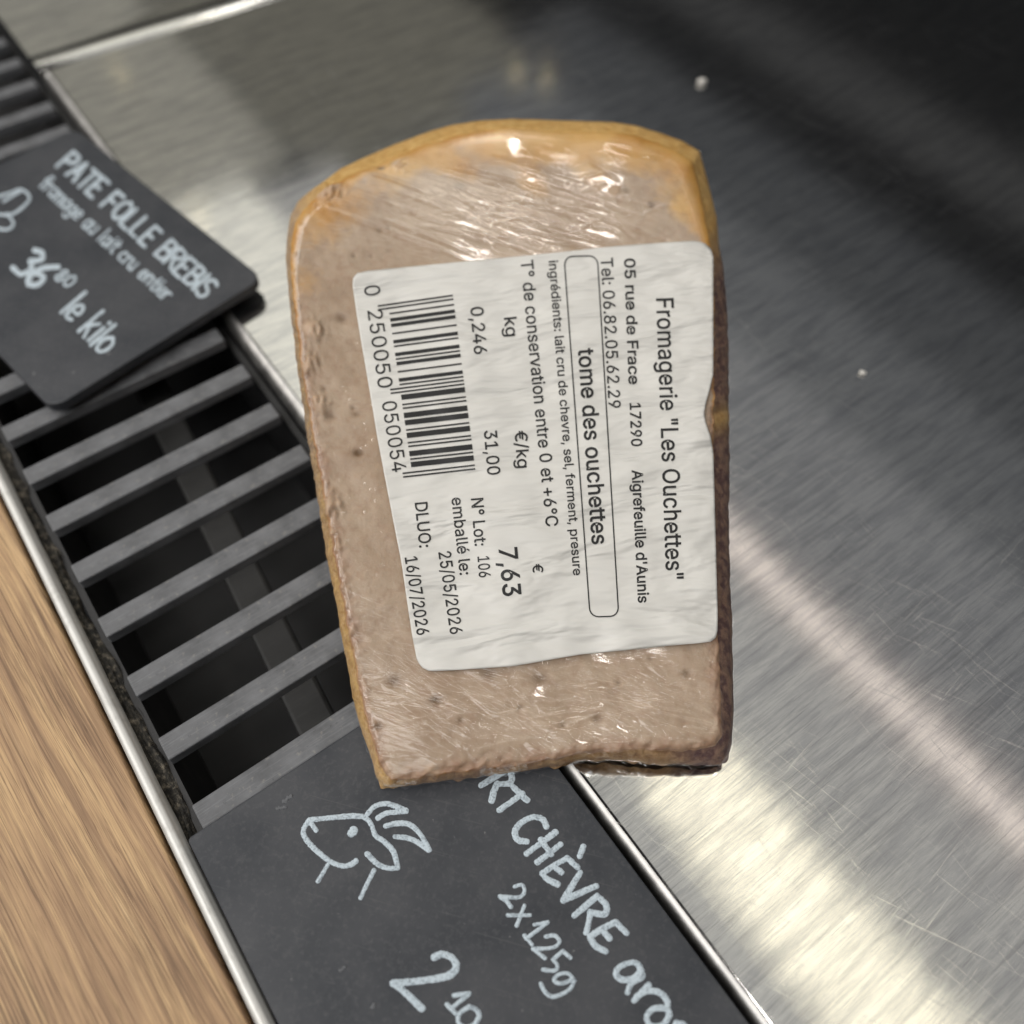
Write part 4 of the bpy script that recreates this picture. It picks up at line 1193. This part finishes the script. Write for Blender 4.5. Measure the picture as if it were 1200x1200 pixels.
def text_mesh(items, offset=0.0):
    """items: (text, start, end, cap height px); returns photo-plane verts (x, y, lift) and faces"""
    V, F_ = [], []
    for text, p0, p1, cap in items:
        tot = sum(GLYPHS[ch][0] for ch in text)
        layers = {}
        x = 0
        for ch in text:
            w, sps = GLYPHS[ch]
            if sps:
                for gi, grp in enumerate(contours(sps)):
                    layers.setdefault(gi, []).extend((x, flat) for flat in grp)
            x += w
        for gi, lst in layers.items():
            cu = bpy.data.curves.new('glyphs', 'CURVE')
            cu.dimensions = '2D'
            cu.fill_mode = 'BOTH'
            cu.offset = offset
            for x, flat in lst:
                sp = cu.splines.new('POLY')
                sp.points.add(len(flat) // 2 - 1)
                for i in range(len(flat) // 2):
                    sp.points[i].co = ((x + flat[2 * i]) / 100, flat[2 * i + 1] / 100, 0, 1)
                sp.use_cyclic_u = True
            ob = bpy.data.objects.new('glyphs', cu)
            COL.objects.link(ob)
            me = bpy.data.meshes.new_from_object(ob)
            bpy.data.objects.remove(ob)
            q0, q1 = np.array(p0, float), np.array(p1, float)
            ex = (q1 - q0) / (tot / 100)
            dn = (q1 - q0) / np.linalg.norm(q1 - q0)
            ey = np.array([dn[1], -dn[0]]) * cap / 1.02
            b = len(V)
            for vt in me.vertices: V.append([*(q0 + ex * vt.co.x + ey * vt.co.y), gi * .012])
            for p in me.polygons: F_.append(tuple(b + i for i in p.vertices))
            bpy.data.meshes.remove(me)
            bpy.data.curves.remove(cu)
    return V, F_


ink('dairy_name', text_mesh([('Fromagerie "Les Ouchettes"', (769, 348), (781, 681), 20)], .018))
ink('address_line', text_mesh([('05 rue de Frace', (731.5, 302), (737, 451), 12.5), ('17290', (738, 471), (740, 524), 12.5), ("Aigrefeuille d'Aunis", (740.5, 551), (748, 707), 12.5)], .032))
ink('phone_line', text_mesh([('Tel: 06.82.05.62.29', (704, 302), (713.5, 480), 14)], .018))
ink('product_name', text_mesh([('tome des ouchettes', (677.5, 409), (694, 639), 18.5)], .026))
ink('ingredients_line', text_mesh([('ingrédients: lait cru de chevre, sel, ferment, presure', (643, 305), (672, 675), 10.5)], .022))
ink('storage_line', text_mesh([('T° de conservation entre 0 et +6°C', (610, 305), (640, 618), 14.5)], .018))
ink('weight_unit', text_mesh([('kg', (590.5, 371), (593, 396), 14.5)], .018))
ink('weight_value', text_mesh([('0,246', (551, 359), (556, 417), 15)], .018))
ink('price_per_kilo_unit', text_mesh([('€/kg', (603, 505), (606.5, 550), 14.5)], .018))
ink('price_per_kilo', text_mesh([('31,00', (567, 504), (571.5, 558), 15)], .018))
ink('price_unit', text_mesh([('€', (624, 661), (624.5, 672), 12)], .018))
ink('price_value', text_mesh([('7,63', (584.5, 641), (590, 701), 21)], .028))
ink('lot_line', text_mesh([('N° Lot:', (552, 583), (556.5, 641), 14), ('106', (559.5, 651), (561.5, 678), 13.5)], .018))
ink('packing_date', text_mesh([('emballé le:', (529, 583), (539, 675), 13.5), ('25/05/2026', (513.5, 646), (528, 745), 14.5)], .018))
ink('best_before_date', text_mesh([('DLUO:', (486, 588), (491.5, 643), 14.5), ('16/07/2026', (474, 652), (489, 746), 14.5)], .018))
ink('barcode_digits', text_mesh([('0', (426, 334), (428, 349), 18.5), ('250050', (430, 362), (443.5, 457), 17.5), ('050054', (447, 470), (460, 555), 17)], .004))

# product frame: a thin rounded outline
fr = []
cor = [np.array(c, float) for c in ((661, 300.5), (700, 299.5), (725, 722), (691.5, 723))]
for i in range(4):
    p, a, b = cor[i], cor[i - 1], cor[(i + 1) % 4]
    da, db = (a - p) / np.linalg.norm(a - p), (b - p) / np.linalg.norm(b - p)
    c = p + (da + db) * 10
    for k_ in range(9):
        t = k_ / 8 * math.pi / 2
        fr.append(c - db * 10 * math.cos(t) - da * 10 * math.sin(t))
fr = outline_resample(fr, 260)
tn = np.roll(fr, -1, 0) - np.roll(fr, 1, 0)
tn /= np.linalg.norm(tn, axis=1)[:, None]
nn = np.stack([-tn[:, 1], tn[:, 0]], 1)
v = np.vstack([fr + nn * .75, fr - nn * .75])
ink('product_frame', (v, [(i, (i + 1) % 260, 260 + (i + 1) % 260, 260 + i) for i in range(260)]))

# EAN-13 bars
LC_ = ['0001101', '0011001', '0010011', '0111101', '0100011', '0110001', '0101111', '0111011', '0110111', '0001011']
code = '250050' + '050054'
bits = '101' + ''.join(LC_[int(c)] for c in code[:6]) + '01010' + ''.join(''.join('1' if q == '0' else '0' for q in LC_[int(c)]) for c in code[6:]) + '101'
v, f = [], []
i = 0
while i < 95:
    if bits[i] == '1':
        j = i
        while j < 95 and bits[j] == '1': j += 1
        guard = i < 3 or i >= 92 or 45 <= i < 50
        quad = []
        for t in ((i + .06) / 95, (j - .06) / 95):
            l_ = np.array([442.5, 357.5]) * (1 - t) + np.array([472.5, 560]) * t if guard else np.array([454.5, 355.8]) * (1 - t) + np.array([483.5, 558.3]) * t
            r_ = np.array([530.5, 345]) * (1 - t) + np.array([557, 550.5]) * t
            quad.append((l_, r_))
        n = 24
        b0 = len(v)
        for k_ in range(n + 1):
            for l_, r_ in quad: v.append(l_ + (r_ - l_) * k_ / n)
        for k_ in range(n): f.append((b0 + 2 * k_, b0 + 2 * k_ + 1, b0 + 2 * k_ + 3, b0 + 2 * k_ + 2))
        i = j
    else:
        i += 1
ink('barcode', (v, f))

# ------------------------------------------------------------------ pale beads on the steel, standing in for bright reflections
def glint(x, y, r, seed, label):
    q = np.random.default_rng(seed)
    v, f = [], []
    n, m = 14, 8
    c = at(x, y)
    for i in range(m):
        t = math.pi * (i + .5) / m
        for j in range(n):
            a = 2 * math.pi * j / n
            k_ = r * (1 + .18 * math.sin(2 * a + seed) + .1 * math.sin(3 * a + 2 * t) + q.uniform(-.05, .05))
            v.append(c + np.array([k_ * math.sin(t) * math.cos(a), k_ * math.sin(t) * math.sin(a), r * .62 + r * .6 * math.cos(t)]))
    for i in range(m - 1):
        for j in range(n):
            f.append((i * n + j, (i + 1) * n + j, (i + 1) * n + (j + 1) % n, i * n + (j + 1) % n))
    f.append(tuple(range(n)))
    f.append(tuple(range((m - 1) * n + n - 1, (m - 1) * n - 1, -1)))
    tag(mesh_obj('glint', v, f, M_GLINT, None, True), label, 'glint', 'beads for bright reflections on the steel worktop')


glint(822, 98, .0014, 1, 'white bead standing in for a bright reflection on the darkest steel above the right end of the cheese')
glint(1010, 438, .0008, 2, 'tiny white bead for a bright reflection, alone on grey steel to the right of the label')
